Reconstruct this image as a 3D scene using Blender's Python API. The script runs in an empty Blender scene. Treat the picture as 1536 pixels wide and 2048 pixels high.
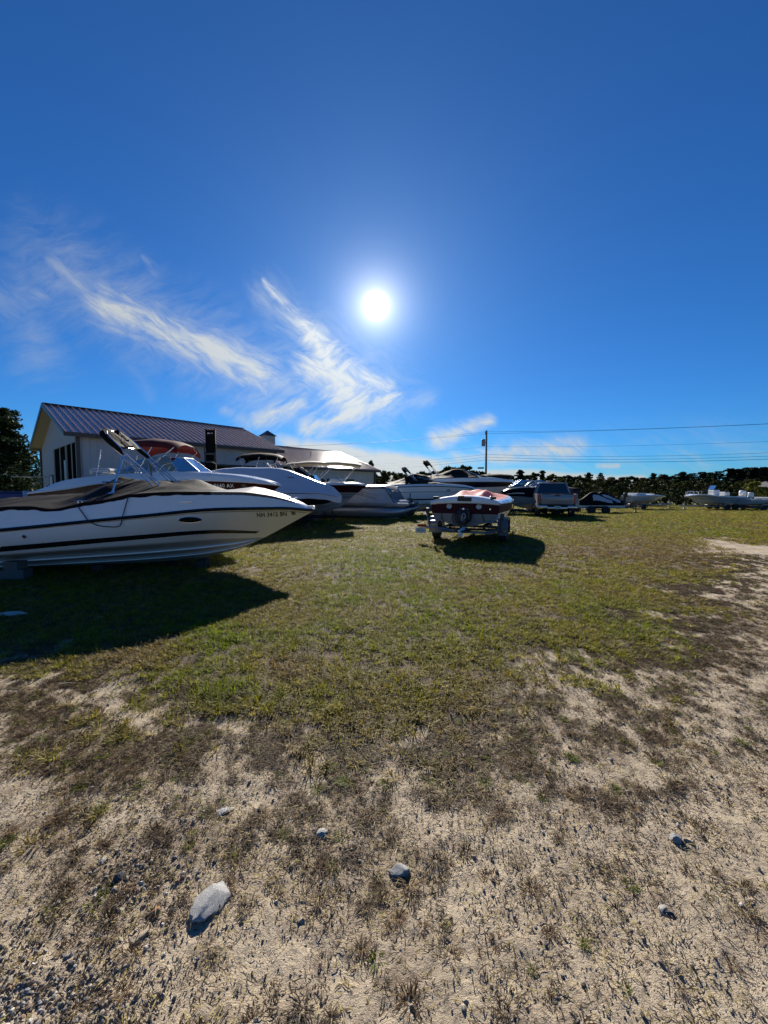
import bpy, bmesh, math, random
import numpy as np
from mathutils import Vector, Matrix, Euler, noise as mnoise
R = math.radians
rnd = random.Random(7)
sc = bpy.context.scene
COL = sc.collection

# ------------------------------------------------------------------ camera
CAM_H, PITCH, FPX = 1.55, R(-3.42), 770.0
cd = bpy.data.cameras.new('camera')
cd.sensor_fit = 'VERTICAL'; cd.sensor_height = 36.0; cd.lens = 36.0 * FPX / 2048.0
cd.clip_start = 0.05; cd.clip_end = 12000
cam = bpy.data.objects.new('camera', cd); COL.objects.link(cam)
cam.location = (0, 0, CAM_H); cam.rotation_euler = (R(90) + PITCH, 0, 0)
sc.camera = cam

def pdir(px, py):
    "direction of a place in the photograph, scaled so that its Y is 1"
    u = (px - 768) / FPX; v = (1024 - py) / FPX
    y = math.cos(PITCH) - v * math.sin(PITCH); z = math.sin(PITCH) + v * math.cos(PITCH)
    return Vector((u / y, 1.0, z / y))
def at(px, py, D):
    d = pdir(px, py); return Vector((d.x * D, D, CAM_H + d.z * D))
def azel(px, py):
    d = pdir(px, py).normalized(); return math.atan2(d.x, d.y), math.asin(d.z)

# ------------------------------------------------------------------ sun, sky
SUN_DIR = pdir(752, 612).normalized()
SUN_EL = math.asin(SUN_DIR.z); SUN_AZ = math.atan2(SUN_DIR.x, SUN_DIR.y)
SUN_STRENGTH, SKY_STRENGTH, EXPOSURE = 5.0, 0.05, 1.06
sl = bpy.data.lights.new('sun', 'SUN'); sl.energy = SUN_STRENGTH; sl.angle = R(0.53); sl.color = (1.0, 0.93, 0.83)
so = bpy.data.objects.new('sun', sl); COL.objects.link(so)
so.rotation_euler = (-SUN_DIR).to_track_quat('-Z', 'Y').to_euler()

sc.view_settings.view_transform = 'Standard'; sc.view_settings.look = 'None'
sc.view_settings.gamma = 1.0; sc.view_settings.use_curve_mapping = False
sc.view_settings.exposure = EXPOSURE
sc.cycles.max_bounces = 6; sc.cycles.transparent_max_bounces = 12
sc.cycles.sample_clamp_indirect = 6.0

class NB:
    "small helper to write node trees"
    def __init__(s, tree): s.t = tree; s.n = tree.nodes; s.l = tree.links
    def add(s, typ, **kw):
        n = s.n.new(typ)
        for k, v in kw.items(): setattr(n, k, v)
        return n
    def put(s, sock, v):
        if isinstance(v, bpy.types.NodeSocket): s.l.new(v, sock)
        elif v is not None: sock.default_value = v
    def m(s, op, a, b=None, c=None, clamp=False):
        n = s.add('ShaderNodeMath', operation=op, use_clamp=clamp)
        s.put(n.inputs[0], a)
        if b is not None: s.put(n.inputs[1], b)
        if c is not None: s.put(n.inputs[2], c)
        return n.outputs[0]
    def v(s, op, a, b=None, out=0, scale=None):
        n = s.add('ShaderNodeVectorMath', operation=op)
        s.put(n.inputs[0], a)
        if b is not None: s.put(n.inputs[1], b)
        if scale is not None: s.put(n.inputs[3], scale)
        return n.outputs[out]
    def ss(s, x, lo, hi, a=0.0, b=1.0):
        n = s.add('ShaderNodeMapRange', interpolation_type='SMOOTHSTEP')
        s.put(n.inputs[0], x); n.inputs[1].default_value = lo; n.inputs[2].default_value = hi
        n.inputs[3].default_value = a; n.inputs[4].default_value = b
        return n.outputs[0]
    def mix(s, f, a, b, blend='MIX'):
        n = s.add('ShaderNodeMix', data_type='RGBA', blend_type=blend)
        s.put(n.inputs[0], f); s.put(n.inputs[6], a); s.put(n.inputs[7], b)
        return n.outputs[2]
    def noise(s, vec, scale, detail=4, rough=.55, dist=0.0, out=0):
        n = s.add('ShaderNodeTexNoise'); s.put(n.inputs['Vector'], vec)
        n.inputs['Scale'].default_value = scale; n.inputs['Detail'].default_value = detail
        n.inputs['Roughness'].default_value = rough; n.inputs['Distortion'].default_value = dist
        return n.outputs[out]
    def comb(s, x, y, z=0.0):
        n = s.add('ShaderNodeCombineXYZ'); s.put(n.inputs[0], x); s.put(n.inputs[1], y); s.put(n.inputs[2], z)
        return n.outputs[0]

world = bpy.data.worlds.new('World'); sc.world = world; world.use_nodes = True
world.node_tree.nodes.clear()
W = NB(world.node_tree)
sky = W.add('ShaderNodeTexSky', sky_type='NISHITA')
sky.sun_disc = False; sky.sun_elevation = SUN_EL; sky.sun_rotation = SUN_AZ
sky.air_density = 1.0; sky.dust_density = 0.15; sky.ozone_density = 3.0; sky.altitude = 300
skyt = W.v('MULTIPLY', sky.outputs[0], (.165, .52, .95))     # the deep polarised blue of this sky
tc = W.add('ShaderNodeTexCoord'); D_ = W.v('NORMALIZE', tc.outputs['Generated'])
sep = W.add('ShaderNodeSeparateXYZ'); W.l.new(D_, sep.inputs[0])
az = W.m('ARCTAN2', sep.outputs[0], sep.outputs[1]); el = W.m('ARCSINE', sep.outputs[2])
P2 = W.comb(az, el)
# filaments: a warped, stretched noise
warp = W.noise(W.v('SCALE', P2, scale=1.0), 5.0, 3, .6, out=1)
warpv = W.v('SCALE', W.v('SUBTRACT', warp, (.5, .5, .5)), scale=0.09)
PW = W.v('ADD', P2, warpv)
rot = W.add('ShaderNodeVectorRotate', rotation_type='Z_AXIS'); W.l.new(PW, rot.inputs['Vector']); rot.inputs['Angle'].default_value = R(27)
st = W.v('MULTIPLY', rot.outputs[0], (9.0, 34.0, 1.0))
fil = W.m('ADD', W.m('MULTIPLY', W.noise(st, 1.0, 9, .66, .35), .58), W.m('MULTIPLY', W.noise(W.v('SCALE', st, scale=2.6), 1.0, 7, .6, .3), .22)); fil = W.m('MULTIPLY_ADD', W.noise(PW, 13.0, 9, .68), .20, fil)
rot2 = W.add('ShaderNodeVectorRotate', rotation_type='Z_AXIS'); W.l.new(PW, rot2.inputs['Vector']); rot2.inputs['Angle'].default_value = R(-32)
st2 = W.v('MULTIPLY', rot2.outputs[0], (10.0, 38.0, 1.0))
fil2 = W.m('ADD', W.m('MULTIPLY', W.noise(st2, 1.0, 9, .66, .3), .58), W.m('MULTIPLY', W.noise(W.v('SCALE', st2, scale=2.4), 1.0, 7, .6, .3), .22)); fil2 = W.m('MULTIPLY_ADD', W.noise(PW, 15.0, 9, .68), .20, fil2)
puff = W.noise(PW, 9.0, 8, .6)
def seg(p, q, w0, w1, k, f, lo=.36, hi=.85):
    "one cirrus streak between two directions; w = half width in radians"
    a = Vector((*azel(*p), 0)); b = Vector((*azel(*q), 0)); d = b - a
    pa = W.v('SUBTRACT', W.v('ADD', P2, W.v('SCALE', warpv, scale=.35)), tuple(a))
    t = W.m('DIVIDE', W.v('DOT_PRODUCT', pa, tuple(d), out=1), d.length_squared, clamp=True)
    dist = W.v('LENGTH', W.v('SUBTRACT', pa, W.v('SCALE', tuple(d), scale=t)), out=1)
    w = W.m('MULTIPLY_ADD', t, w1 - w0, w0)
    m = W.m('SUBTRACT', 1.0, W.m('DIVIDE', dist, w), clamp=True)
    m = W.m('POWER', m, .9)
    dens = W.m('MULTIPLY', W.ss(W.m('ADD', f, W.m('MULTIPLY', m, .20)), lo + .08, hi + .06), W.ss(m, 0, 1.0))
    return W.m('MULTIPLY', dens, k)
S = [seg((130, 550), (560, 770), .15, .19, .42, fil2), seg((540, 600), (760, 800), .09, .17, .5, fil), seg((480, 800), (860, 800), .08, .05, .4, fil2), seg((40, 560), (70, 700), .07, .10, .3, fil2), seg((100, 520), (230, 610), .025, .07, .7, fil), seg((210, 605), (520, 745), .075, .10, 1.45, fil),
     seg((240, 640), (360, 690), .05, .05, .5, fil2),
     seg((450, 710), (600, 790), .07, .06, .65, fil2),
     seg((528, 562), (640, 680), .014, .06, 1.5, fil), seg((620, 670), (700, 790), .06, .15, 1.55, fil2),
     seg((620, 740), (775, 775), .10, .05, 1.5, fil), seg((520, 840), (600, 810), .05, .05, 1.3, fil2),
     seg((620, 858), (790, 795), .055, .05, 1.6, fil2), seg((10, 600), (80, 590), .07, .04, .45, fil),
     seg((90, 640), (80, 720), .05, .03, .15, fil), seg((285, 510), (312, 545), .012, .03, .4, fil),
     seg((270, 740), (300, 790), .04, .03, .18, fil), seg((450, 820), (500, 845), .03, .06, .6, fil2),
     seg((870, 880), (975, 845), .05, .03, 1.4, fil), seg((780, 830), (850, 800), .03, .03, .4, fil2),
     seg((985, 915), (1150, 895), .05, .05, 1.5, fil), seg((870, 925), (1000, 905), .04, .05, 1.2, fil),
     seg((620, 905), (860, 935), .05, .04, 1.6, puff, .2, .6), seg((1195, 928), (1235, 926), .012, .012, 1.2, puff),
     seg((760, 945), (1280, 962), .035, .022, 1.5, puff, .2, .55), seg((560, 880), (760, 945), .03, .06, 1.0, puff, .26, .7),
     seg((-300, 640), (-120, 740), .05, .07, .5, fil), seg((1750, 700), (1900, 640), .08, .10, .6, fil2)]
tot = S[0]
for x in S[1:]: tot = W.m('MAXIMUM', tot, x)
# thin veil near the horizon, all the way round
band = W.m('MULTIPLY', W.ss(el, .0, .05), W.ss(el, .17, .03))
veil = W.m('MULTIPLY', W.m('MULTIPLY', band, W.ss(fil, .42, .75)), .5)
tot = W.m('MINIMUM', W.m('MAXIMUM', tot, veil), 1.0)
cosang = W.v('DOT_PRODUCT', D_, tuple(SUN_DIR), out=1)
ang = W.m('ARCCOSINE', W.m('MINIMUM', cosang, 1.0))
near_sun = W.m('POWER', 2.718, W.m('MULTIPLY', ang, -2.6))
cl_b = W.m('MULTIPLY_ADD', near_sun, 5.5, 4.6)
ccol = W.v('MULTIPLY', W.comb(cl_b, cl_b, cl_b), (.93, .99, 1.0))
skyc = W.mix(W.m('MULTIPLY', tot, .93), skyt, ccol)
# aureole and the blown-out disc
g1 = W.m('MULTIPLY', W.m('POWER', 2.718, W.m('MULTIPLY', ang, -6.0)), 1.2)
g2 = W.m('MULTIPLY', W.m('POWER', 2.718, W.m('MULTIPLY', ang, -30.0)), 18.0)
disc = W.m('MULTIPLY', W.ss(ang, .034, .008), 110.0)
gl = W.m('ADD', W.m('ADD', g1, g2), disc)
glow = W.v('MULTIPLY', W.comb(gl, gl, gl), (1.0, .965, .90))
fin = W.v('ADD', skyc, glow)
bg = W.add('ShaderNodeBackground'); W.l.new(fin, bg.inputs[0]); bg.inputs[1].default_value = SKY_STRENGTH
wo = W.add('ShaderNodeOutputWorld'); W.l.new(bg.outputs[0], wo.inputs[0])
world.cycles.sampling_method = 'MANUAL'; world.cycles.sample_map_resolution = 1024

# ------------------------------------------------------------------ materials
MATS = {}
def mat(name, col, rough=.5, metal=0.0, var=.12, vscale=6.0, bump=0.0, bscale=40.0, coat=0.0, spec=.5, trans=0.0, dirt=0.0, sheen=0.0):
    if name in MATS: return MATS[name]
    m = bpy.data.materials.new(name); m.use_nodes = True; t = NB(m.node_tree); t.n.clear()
    b = t.add('ShaderNodeBsdfPrincipled'); o = t.add('ShaderNodeOutputMaterial')
    tc = t.add('ShaderNodeTexCoord').outputs['Object']
    nz = t.noise(tc, vscale, 5, .6)
    f = t.m('MULTIPLY_ADD', t.m('SUBTRACT', nz, .5), 2 * var, 1.0)
    c = t.v('MULTIPLY', t.comb(f, f, f), tuple(col[:3]))
    if dirt > 0:
        d = t.ss(t.noise(tc, vscale * 2.3, 8, .7), .5, .75, 0, dirt)
        c = t.mix(d, c, (.10, .085, .065, 1))
    t.put(b.inputs['Base Color'], c)
    t.put(b.inputs['Roughness'], t.m('MULTIPLY_ADD', nz, .16 * (1 if rough > .1 else .3), rough - .07 * (1 if rough > .1 else .3)))
    b.inputs['Metallic'].default_value = metal; b.inputs['Specular IOR Level'].default_value = spec
    if coat: b.inputs['Coat Weight'].default_value = coat; b.inputs['Coat Roughness'].default_value = .06
    if sheen: b.inputs['Sheen Weight'].default_value = sheen
    if bump:
        bn = t.add('ShaderNodeBump'); bn.inputs['Strength'].default_value = bump; bn.inputs['Distance'].default_value = .01
        t.l.new(t.noise(tc, bscale, 6, .6), bn.inputs['Height']); t.l.new(bn.outputs[0], b.inputs['Normal'])
    if trans:
        tr = t.add('ShaderNodeBsdfTranslucent'); t.put(tr.inputs[0], c)
        mx = t.add('ShaderNodeMixShader'); mx.inputs[0].default_value = trans
        t.l.new(b.outputs[0], mx.inputs[1]); t.l.new(tr.outputs[0], mx.inputs[2]); t.l.new(mx.outputs[0], o.inputs[0])
    else: t.l.new(b.outputs[0], o.inputs[0])
    MATS[name] = m; return m

def glass(name, tint=(.25, .32, .34), alpha=.45):
    if name in MATS: return MATS[name]
    m = bpy.data.materials.new(name); m.use_nodes = True; t = NB(m.node_tree); t.n.clear()
    gl = t.add('ShaderNodeBsdfGlossy'); gl.inputs['Roughness'].default_value = .03
    tr = t.add('ShaderNodeBsdfTransparent'); tr.inputs[0].default_value = (*tint, 1)
    fr = t.add('ShaderNodeFresnel'); fr.inputs[0].default_value = 1.5
    mx = t.add('ShaderNodeMixShader'); t.l.new(t.m('MULTIPLY_ADD', fr.outputs[0], 1.0, .06, clamp=True), mx.inputs[0])
    t.l.new(tr.outputs[0], mx.inputs[1]); t.l.new(gl.outputs[0], mx.inputs[2])
    o = t.add('ShaderNodeOutputMaterial'); t.l.new(mx.outputs[0], o.inputs[0])
    MATS[name] = m; return m

WHITE = mat('white_gelcoat', (.70, .70, .685), .16, var=.03, vscale=2, coat=.5, dirt=.05)
GREYW = mat('grey_gelcoat', (.34, .35, .36), .2, var=.04, vscale=2, coat=.4, dirt=.1)
BLACKG = mat('black_gelcoat', (.010, .010, .013), .3, var=.05, spec=.3)
NAVYG = mat('navy_gelcoat', (.006, .008, .020), .3, var=.05, spec=.25)
MAROON = mat('maroon_gelcoat', (.035, .006, .009), .3, var=.08, spec=.3)
MAROONF = mat('maroon_metalflake', (.045, .003, .006), .5, var=.1, vscale=200, spec=.15)
SILVER = mat('bare_aluminium', (.42, .43, .45), .4, .25, var=.08, bump=.08, bscale=9)
BOTTOM = mat('hull_bottom_paint', (.20, .19, .18), .45, var=.15, dirt=.35)
BLKCOV = mat('black_canvas', (.009, .008, .008), .75, var=.25, vscale=3, bump=.9, bscale=9, spec=.08)
TAUPEC = mat('taupe_canvas', (.075, .064, .054), .55, var=.15, vscale=3, bump=.4, bscale=10, sheen=.2, trans=.12)
SILVCOV = mat('silver_shrink_cover', (.50, .52, .56), .30, var=.06, vscale=3, bump=.25, bscale=7, coat=.2, trans=.06)
REDCAN = mat('red_canvas', (.075, .011, .014), .8, var=.15, bump=.3, bscale=10, trans=.08, spec=.2)
PINKCOV = mat('faded_red_cover', (.74, .26, .22), .7, var=.16, vscale=5, bump=.5, bscale=12, trans=.35)
BEIGEC = mat('beige_canvas', (.20, .175, .13), .75, var=.12, bump=.3, bscale=10, trans=.15, spec=.2)
CHROME = mat('polished_steel', (.70, .71, .73), .2, 1.0, var=.03)
ALU = mat('aluminium_tube', (.62, .63, .65), .25, .9, var=.05)
GALV = mat('galvanised_steel', (.36, .37, .38), .45, .8, var=.2, vscale=14)
BLKM = mat('black_painted_steel', (.014, .014, .015), .4, var=.25, dirt=.15)
RUBBER = mat('tyre_rubber', (.018, .018, .018), .8, var=.2, dirt=.4)
BLKP = mat('black_plastic', (.015, .015, .016), .45, var=.2)
STRIPE = mat('black_stripe_vinyl', (.010, .010, .012), .22, var=.05)
GSTRIPE = mat('grey_stripe_vinyl', (.09, .095, .11), .25, var=.05)
WTEXT = mat('white_vinyl', (.75, .75, .73), .4, var=.03)
RED = mat('red_lens', (.35, .01, .008), .15, var=.05, coat=.4)
AMBER = mat('amber_lens', (.6, .20, .01), .2, var=.05)
PLATE = mat('licence_plate_paint', (.55, .57, .55), .4, var=.12, vscale=30)
PLATEG = mat('licence_plate_green', (.05, .16, .09), .5, var=.1)
CARPET = mat('carpet_bunk', (.05, .05, .055), .95, var=.2)
WSG = glass('windshield_glass', (.45, .55, .56))
VINYL = glass('clear_vinyl_window', (.45, .52, .56))
CONC = mat('weathered_concrete', (.10, .098, .095), .9, var=.2, vscale=9, bump=.6, bscale=60, dirt=.3)
WOOD = mat('weathered_timber', (.03, .025, .02), .85, var=.3, vscale=12, bump=.5, bscale=30)
LINE = mat('dark_blue_rope', (.02, .03, .06), .85, var=.3, vscale=60)

# ------------------------------------------------------------------ mesh helpers
def lerp(a, b, t): return a + (b - a) * t
def curve(pts):
    "smooth interpolation (monotone cubic) through (x, y) pairs"
    xs = [p[0] for p in pts]; ys = [p[1] for p in pts]; n = len(xs)
    d = [(ys[i + 1] - ys[i]) / (xs[i + 1] - xs[i]) for i in range(n - 1)]
    m = [d[0]] + [0 if d[i - 1] * d[i] <= 0 else 2 * d[i - 1] * d[i] / (d[i - 1] + d[i]) for i in range(1, n - 1)] + [d[-1]]
    def f(x):
        if x <= xs[0]: return ys[0]
        if x >= xs[-1]: return ys[-1]
        i = 0
        while x > xs[i + 1]: i += 1
        h = xs[i + 1] - xs[i]; t = (x - xs[i]) / h
        return (2*t**3-3*t*t+1)*ys[i] + (t**3-2*t*t+t)*h*m[i] + (-2*t**3+3*t*t)*ys[i+1] + (t**3-t*t)*h*m[i+1]
    return f

class MB:
    def __init__(s): s.v = []; s.f = []
    def add(s, v, f):
        o = len(s.v); s.v += [tuple(p) for p in v]; s.f += [tuple(o + i for i in q) for q in f]; return s
    def box(s, c, d, rz=0.0, M=None):
        x, y, z = (q / 2 for q in d); ca, sa = math.cos(rz), math.sin(rz)
        vs = []
        for k in range(8):
            p = Vector(((x if k & 1 else -x), (y if k & 2 else -y), (z if k & 4 else -z)))
            p = Vector((p.x * ca - p.y * sa, p.x * sa + p.y * ca, p.z))
            if M is not None: p = M @ p
            vs.append(p + Vector(c))
        return s.add(vs, [(0, 2, 3, 1), (4, 5, 7, 6), (0, 1, 5, 4), (2, 6, 7, 3), (0, 4, 6, 2), (1, 3, 7, 5)])
    def rbox(s, c, d, b=.01, rz=0.0, seg=2):
        bm = bmesh.new(); bmesh.ops.create_cube(bm, size=1.0)
        for v in bm.verts: v.co = Vector((v.co.x * d[0], v.co.y * d[1], v.co.z * d[2]))
        bmesh.ops.bevel(bm, geom=bm.edges[:], offset=b, segments=seg, affect='EDGES', profile=.5)
        M = Matrix.Translation(Vector(c)) @ Matrix.Rotation(rz, 4, 'Z')
        bm.verts.index_update()
        s.add([M @ v.co for v in bm.verts], [[v.index for v in f.verts] for f in bm.faces]); bm.free(); return s
    def tube(s, pts, r, n=8, cap=True):
        pts = [Vector(p) for p in pts]; rings = []; prev = None
        for i, p in enumerate(pts):
            t = (pts[min(i + 1, len(pts) - 1)] - pts[max(i - 1, 0)]).normalized()
            if prev is None:
                a = t.cross(Vector((0, 0, 1)));
                if a.length < .1: a = t.cross(Vector((0, 1, 0)))
            else: a = prev - t * prev.dot(t)
            a.normalize(); prev = a; b = t.cross(a); rr = r[i] if isinstance(r, (list, tuple)) else r
            rings.append([p + (a * math.cos(2*math.pi*k/n) + b * math.sin(2*math.pi*k/n)) * rr for k in range(n)])
        return s.loft(rings, closed=True, cap=cap)
    def loft(s, rings, closed=False, cap=False):
        n = len(rings[0]); vs = [p for r in rings for p in r]; fs = []
        for i in range(len(rings) - 1):
            for k in range(n if closed else n - 1):
                k2 = (k + 1) % n; fs.append((i*n+k, i*n+k2, (i+1)*n+k2, (i+1)*n+k))
        if cap: fs += [tuple(range(n))[::-1], tuple((len(rings)-1)*n + k for k in range(n))]
        return s.add(vs, fs)
    def lathe(s, prof, c, axis='Z', n=20):
        "prof = (radius, height) pairs"
        rings = []
        for r, h in prof:
            ring = []
            for k in range(n):
                a = 2*math.pi*k/n; x, y = r*math.cos(a), r*math.sin(a)
                p = {'Z': (x, y, h), 'X': (h, x, y), 'Y': (y, h, x)}[axis]
                ring.append(Vector(p) + Vector(c))
            rings.append(ring)
        return s.loft(rings, closed=True, cap=True)
    def poly(s, pts2, depth, f):
        "prism: outline pts2 extruded; f maps (u, v, w) to a point, w from 0 to depth"
        n = len(pts2); vs = [f(u, v, 0) for u, v in pts2] + [f(u, v, depth) for u, v in pts2]
        return s.add(vs, [tuple(range(n))[::-1], tuple(range(n, 2*n))] + [(i, (i+1) % n, n+(i+1) % n, n+i) for i in range(n)])
    def mesh(s, name, m, smooth=False):
        me = bpy.data.meshes.new(name); me.from_pydata(s.v, [], s.f); me.validate(); me.update()
        for q in (m if isinstance(m, (list, tuple)) else [m]): me.materials.append(q)
        bm = bmesh.new(); bm.from_mesh(me); bmesh.ops.remove_doubles(bm, verts=bm.verts, dist=1e-5)
        bmesh.ops.recalc_face_normals(bm, faces=bm.faces); bm.to_mesh(me); bm.free()
        if smooth: me.shade_smooth(); me.set_sharp_from_angle(angle=R(smooth if smooth is not True else 40))
        return me
    def obj(s, name, m, parent=None, smooth=False, label=None):
        return put(name, s.mesh(name, m, smooth), parent, label)

def put(name, me, parent=None, label=None):
    o = bpy.data.objects.new(name, me); COL.objects.link(o)
    if parent is not None: o.parent = parent
    if label: o['label'] = label
    return o
def tag(o, label=None, cat=None, group=None, kind=None):
    for k, v in (('label', label), ('category', cat), ('group', group), ('kind', kind)):
        if v: o[k] = v
    return o
def thing(name, label, cat, loc=(0, 0, 0), rz=0.0, group=None):
    o = bpy.data.objects.new(name, None); COL.objects.link(o); o.empty_display_size = .3
    o.location = loc; o.rotation_euler = (0, 0, rz)
    return tag(o, label, cat, group)
def sstep(x, a, b):
    t = np.clip((x - a) / (b - a), 0, 1); return t * t * (3 - 2 * t)

# ------------------------------------------------------------------ numeric noise for the ground
def vn(x, y, seed=0):
    xi = np.floor(x); yi = np.floor(y); fx = x - xi; fy = y - yi
    fx = fx*fx*(3-2*fx); fy = fy*fy*(3-2*fy)
    def h(a, b):
        v = np.sin(a * 127.1 + b * 311.7 + seed * 74.7) * 43758.5453; return v - np.floor(v)
    return (h(xi, yi)*(1-fx) + h(xi+1, yi)*fx)*(1-fy) + (h(xi, yi+1)*(1-fx) + h(xi+1, yi+1)*fx)*fy
def fbm(x, y, sc_, oct_=4, seed=0):
    s = 0; a = 1; t = 0
    for k in range(oct_):
        c, d = math.cos(k*1.3+.4), math.sin(k*1.3+.4)
        s = s + a * vn((x*c - y*d) * sc_, (x*d + y*c) * sc_, seed + k); t += a; a *= .55; sc_ *= 2.07
    return s / t
def gz(x, y):
    x = np.asarray(x, float); y = np.asarray(y, float)
    return (-.35 * sstep(y, 20., 36.) + .05 * (fbm(x, y, .35, 3, 5) - .5) * sstep(np.hypot(x, y), 1.5, 6.) + .022 * (fbm(x, y, 2.2, 3, 9) - .5))
def GZ(x, y): return float(gz(x, y))
def edge_D(x):
    x = np.asarray(x, float)
    r = np.where(x > 0, 2.35 + .2*x + .055*x*x + .55*sstep(x, .3, 1.6) + .9*sstep(x, 2.5, 5.5), 2.35 + 0*x)
    r = np.minimum(r, 11.2)
    return r + .75 * sstep(-x, 1.75, 2.5)
def grass_mask(x, y):
    w = .55 + .11 * np.abs(y)
    d = y - edge_D(x) + (fbm(x, y, 1.1, 3, 21) - .5) * (1.5 + .22*np.abs(y)) + (fbm(x, y, 4.5, 3, 23) - .5) * 1.3
    m = sstep(d, -w*.7, w*1.1)
    trk = np.exp(-((x - (7.5 + .25*(y-6)))/1.2)**2) * sstep(y, 4.5, 6) * sstep(-y, -13, -9)   # worn sandy wheel track
    m = m * (1 - .75 * trk * sstep(fbm(x, y, 1.6, 3, 55), .35, .6))
    back = sstep(-y, -.5, 1.5)      # behind the camera: patchy gravel and grass too
    return np.where(y < 0, .35 * sstep(fbm(x, y, .8, 3, 31), .5, .7), m)
def dry_mask(x, y):   # sparse dead clumps on the sand
    d = y - edge_D(x); zone = np.exp(-(np.minimum(d + .2, 0)/1.1)**2) * np.where(y > .6, 1, 0)
    mats = sstep(fbm(x, y, 4.2, 4, 45) + .10*(fbm(x, y, 1.3, 2, 46)-.5), .43, .58) * zone
    return np.maximum(mats, .75 * sstep(fbm(x, y, 3.4, 4, 41), .49, .64) * (.35 + .65*sstep(fbm(x, y, .9, 2, 43), .35, .6)))
def green(x, y):      # 0 brown .. 1 green
    g = .34 + .34*sstep(fbm(x, y, .75, 3, 61), .34, .64) + .9*(fbm(x, y, 2.6, 4, 63) - .5)
    for cx, cy, r in ((-1.7, 3.85, .55), (.55, 5.4, .6), (-1.2, 2.9, .35), (0.1, 7.5, 1.2), (-.6, 5.2, .5)):
        g = g + .55*np.exp(-((x-cx)**2 + (y-cy)**2)/r**2)
    for cx, cy, r in ((-2.4, 3.6, .4), (6.5, 9.3, 2.0), (-.9, 3.2, .3)):
        g = g - .75*np.exp(-((x-cx)**2 + (y-cy)**2)/r**2)
    return np.clip(g - .25*sstep(-y, -4.0, -2.0), 0, 1.3)
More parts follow.
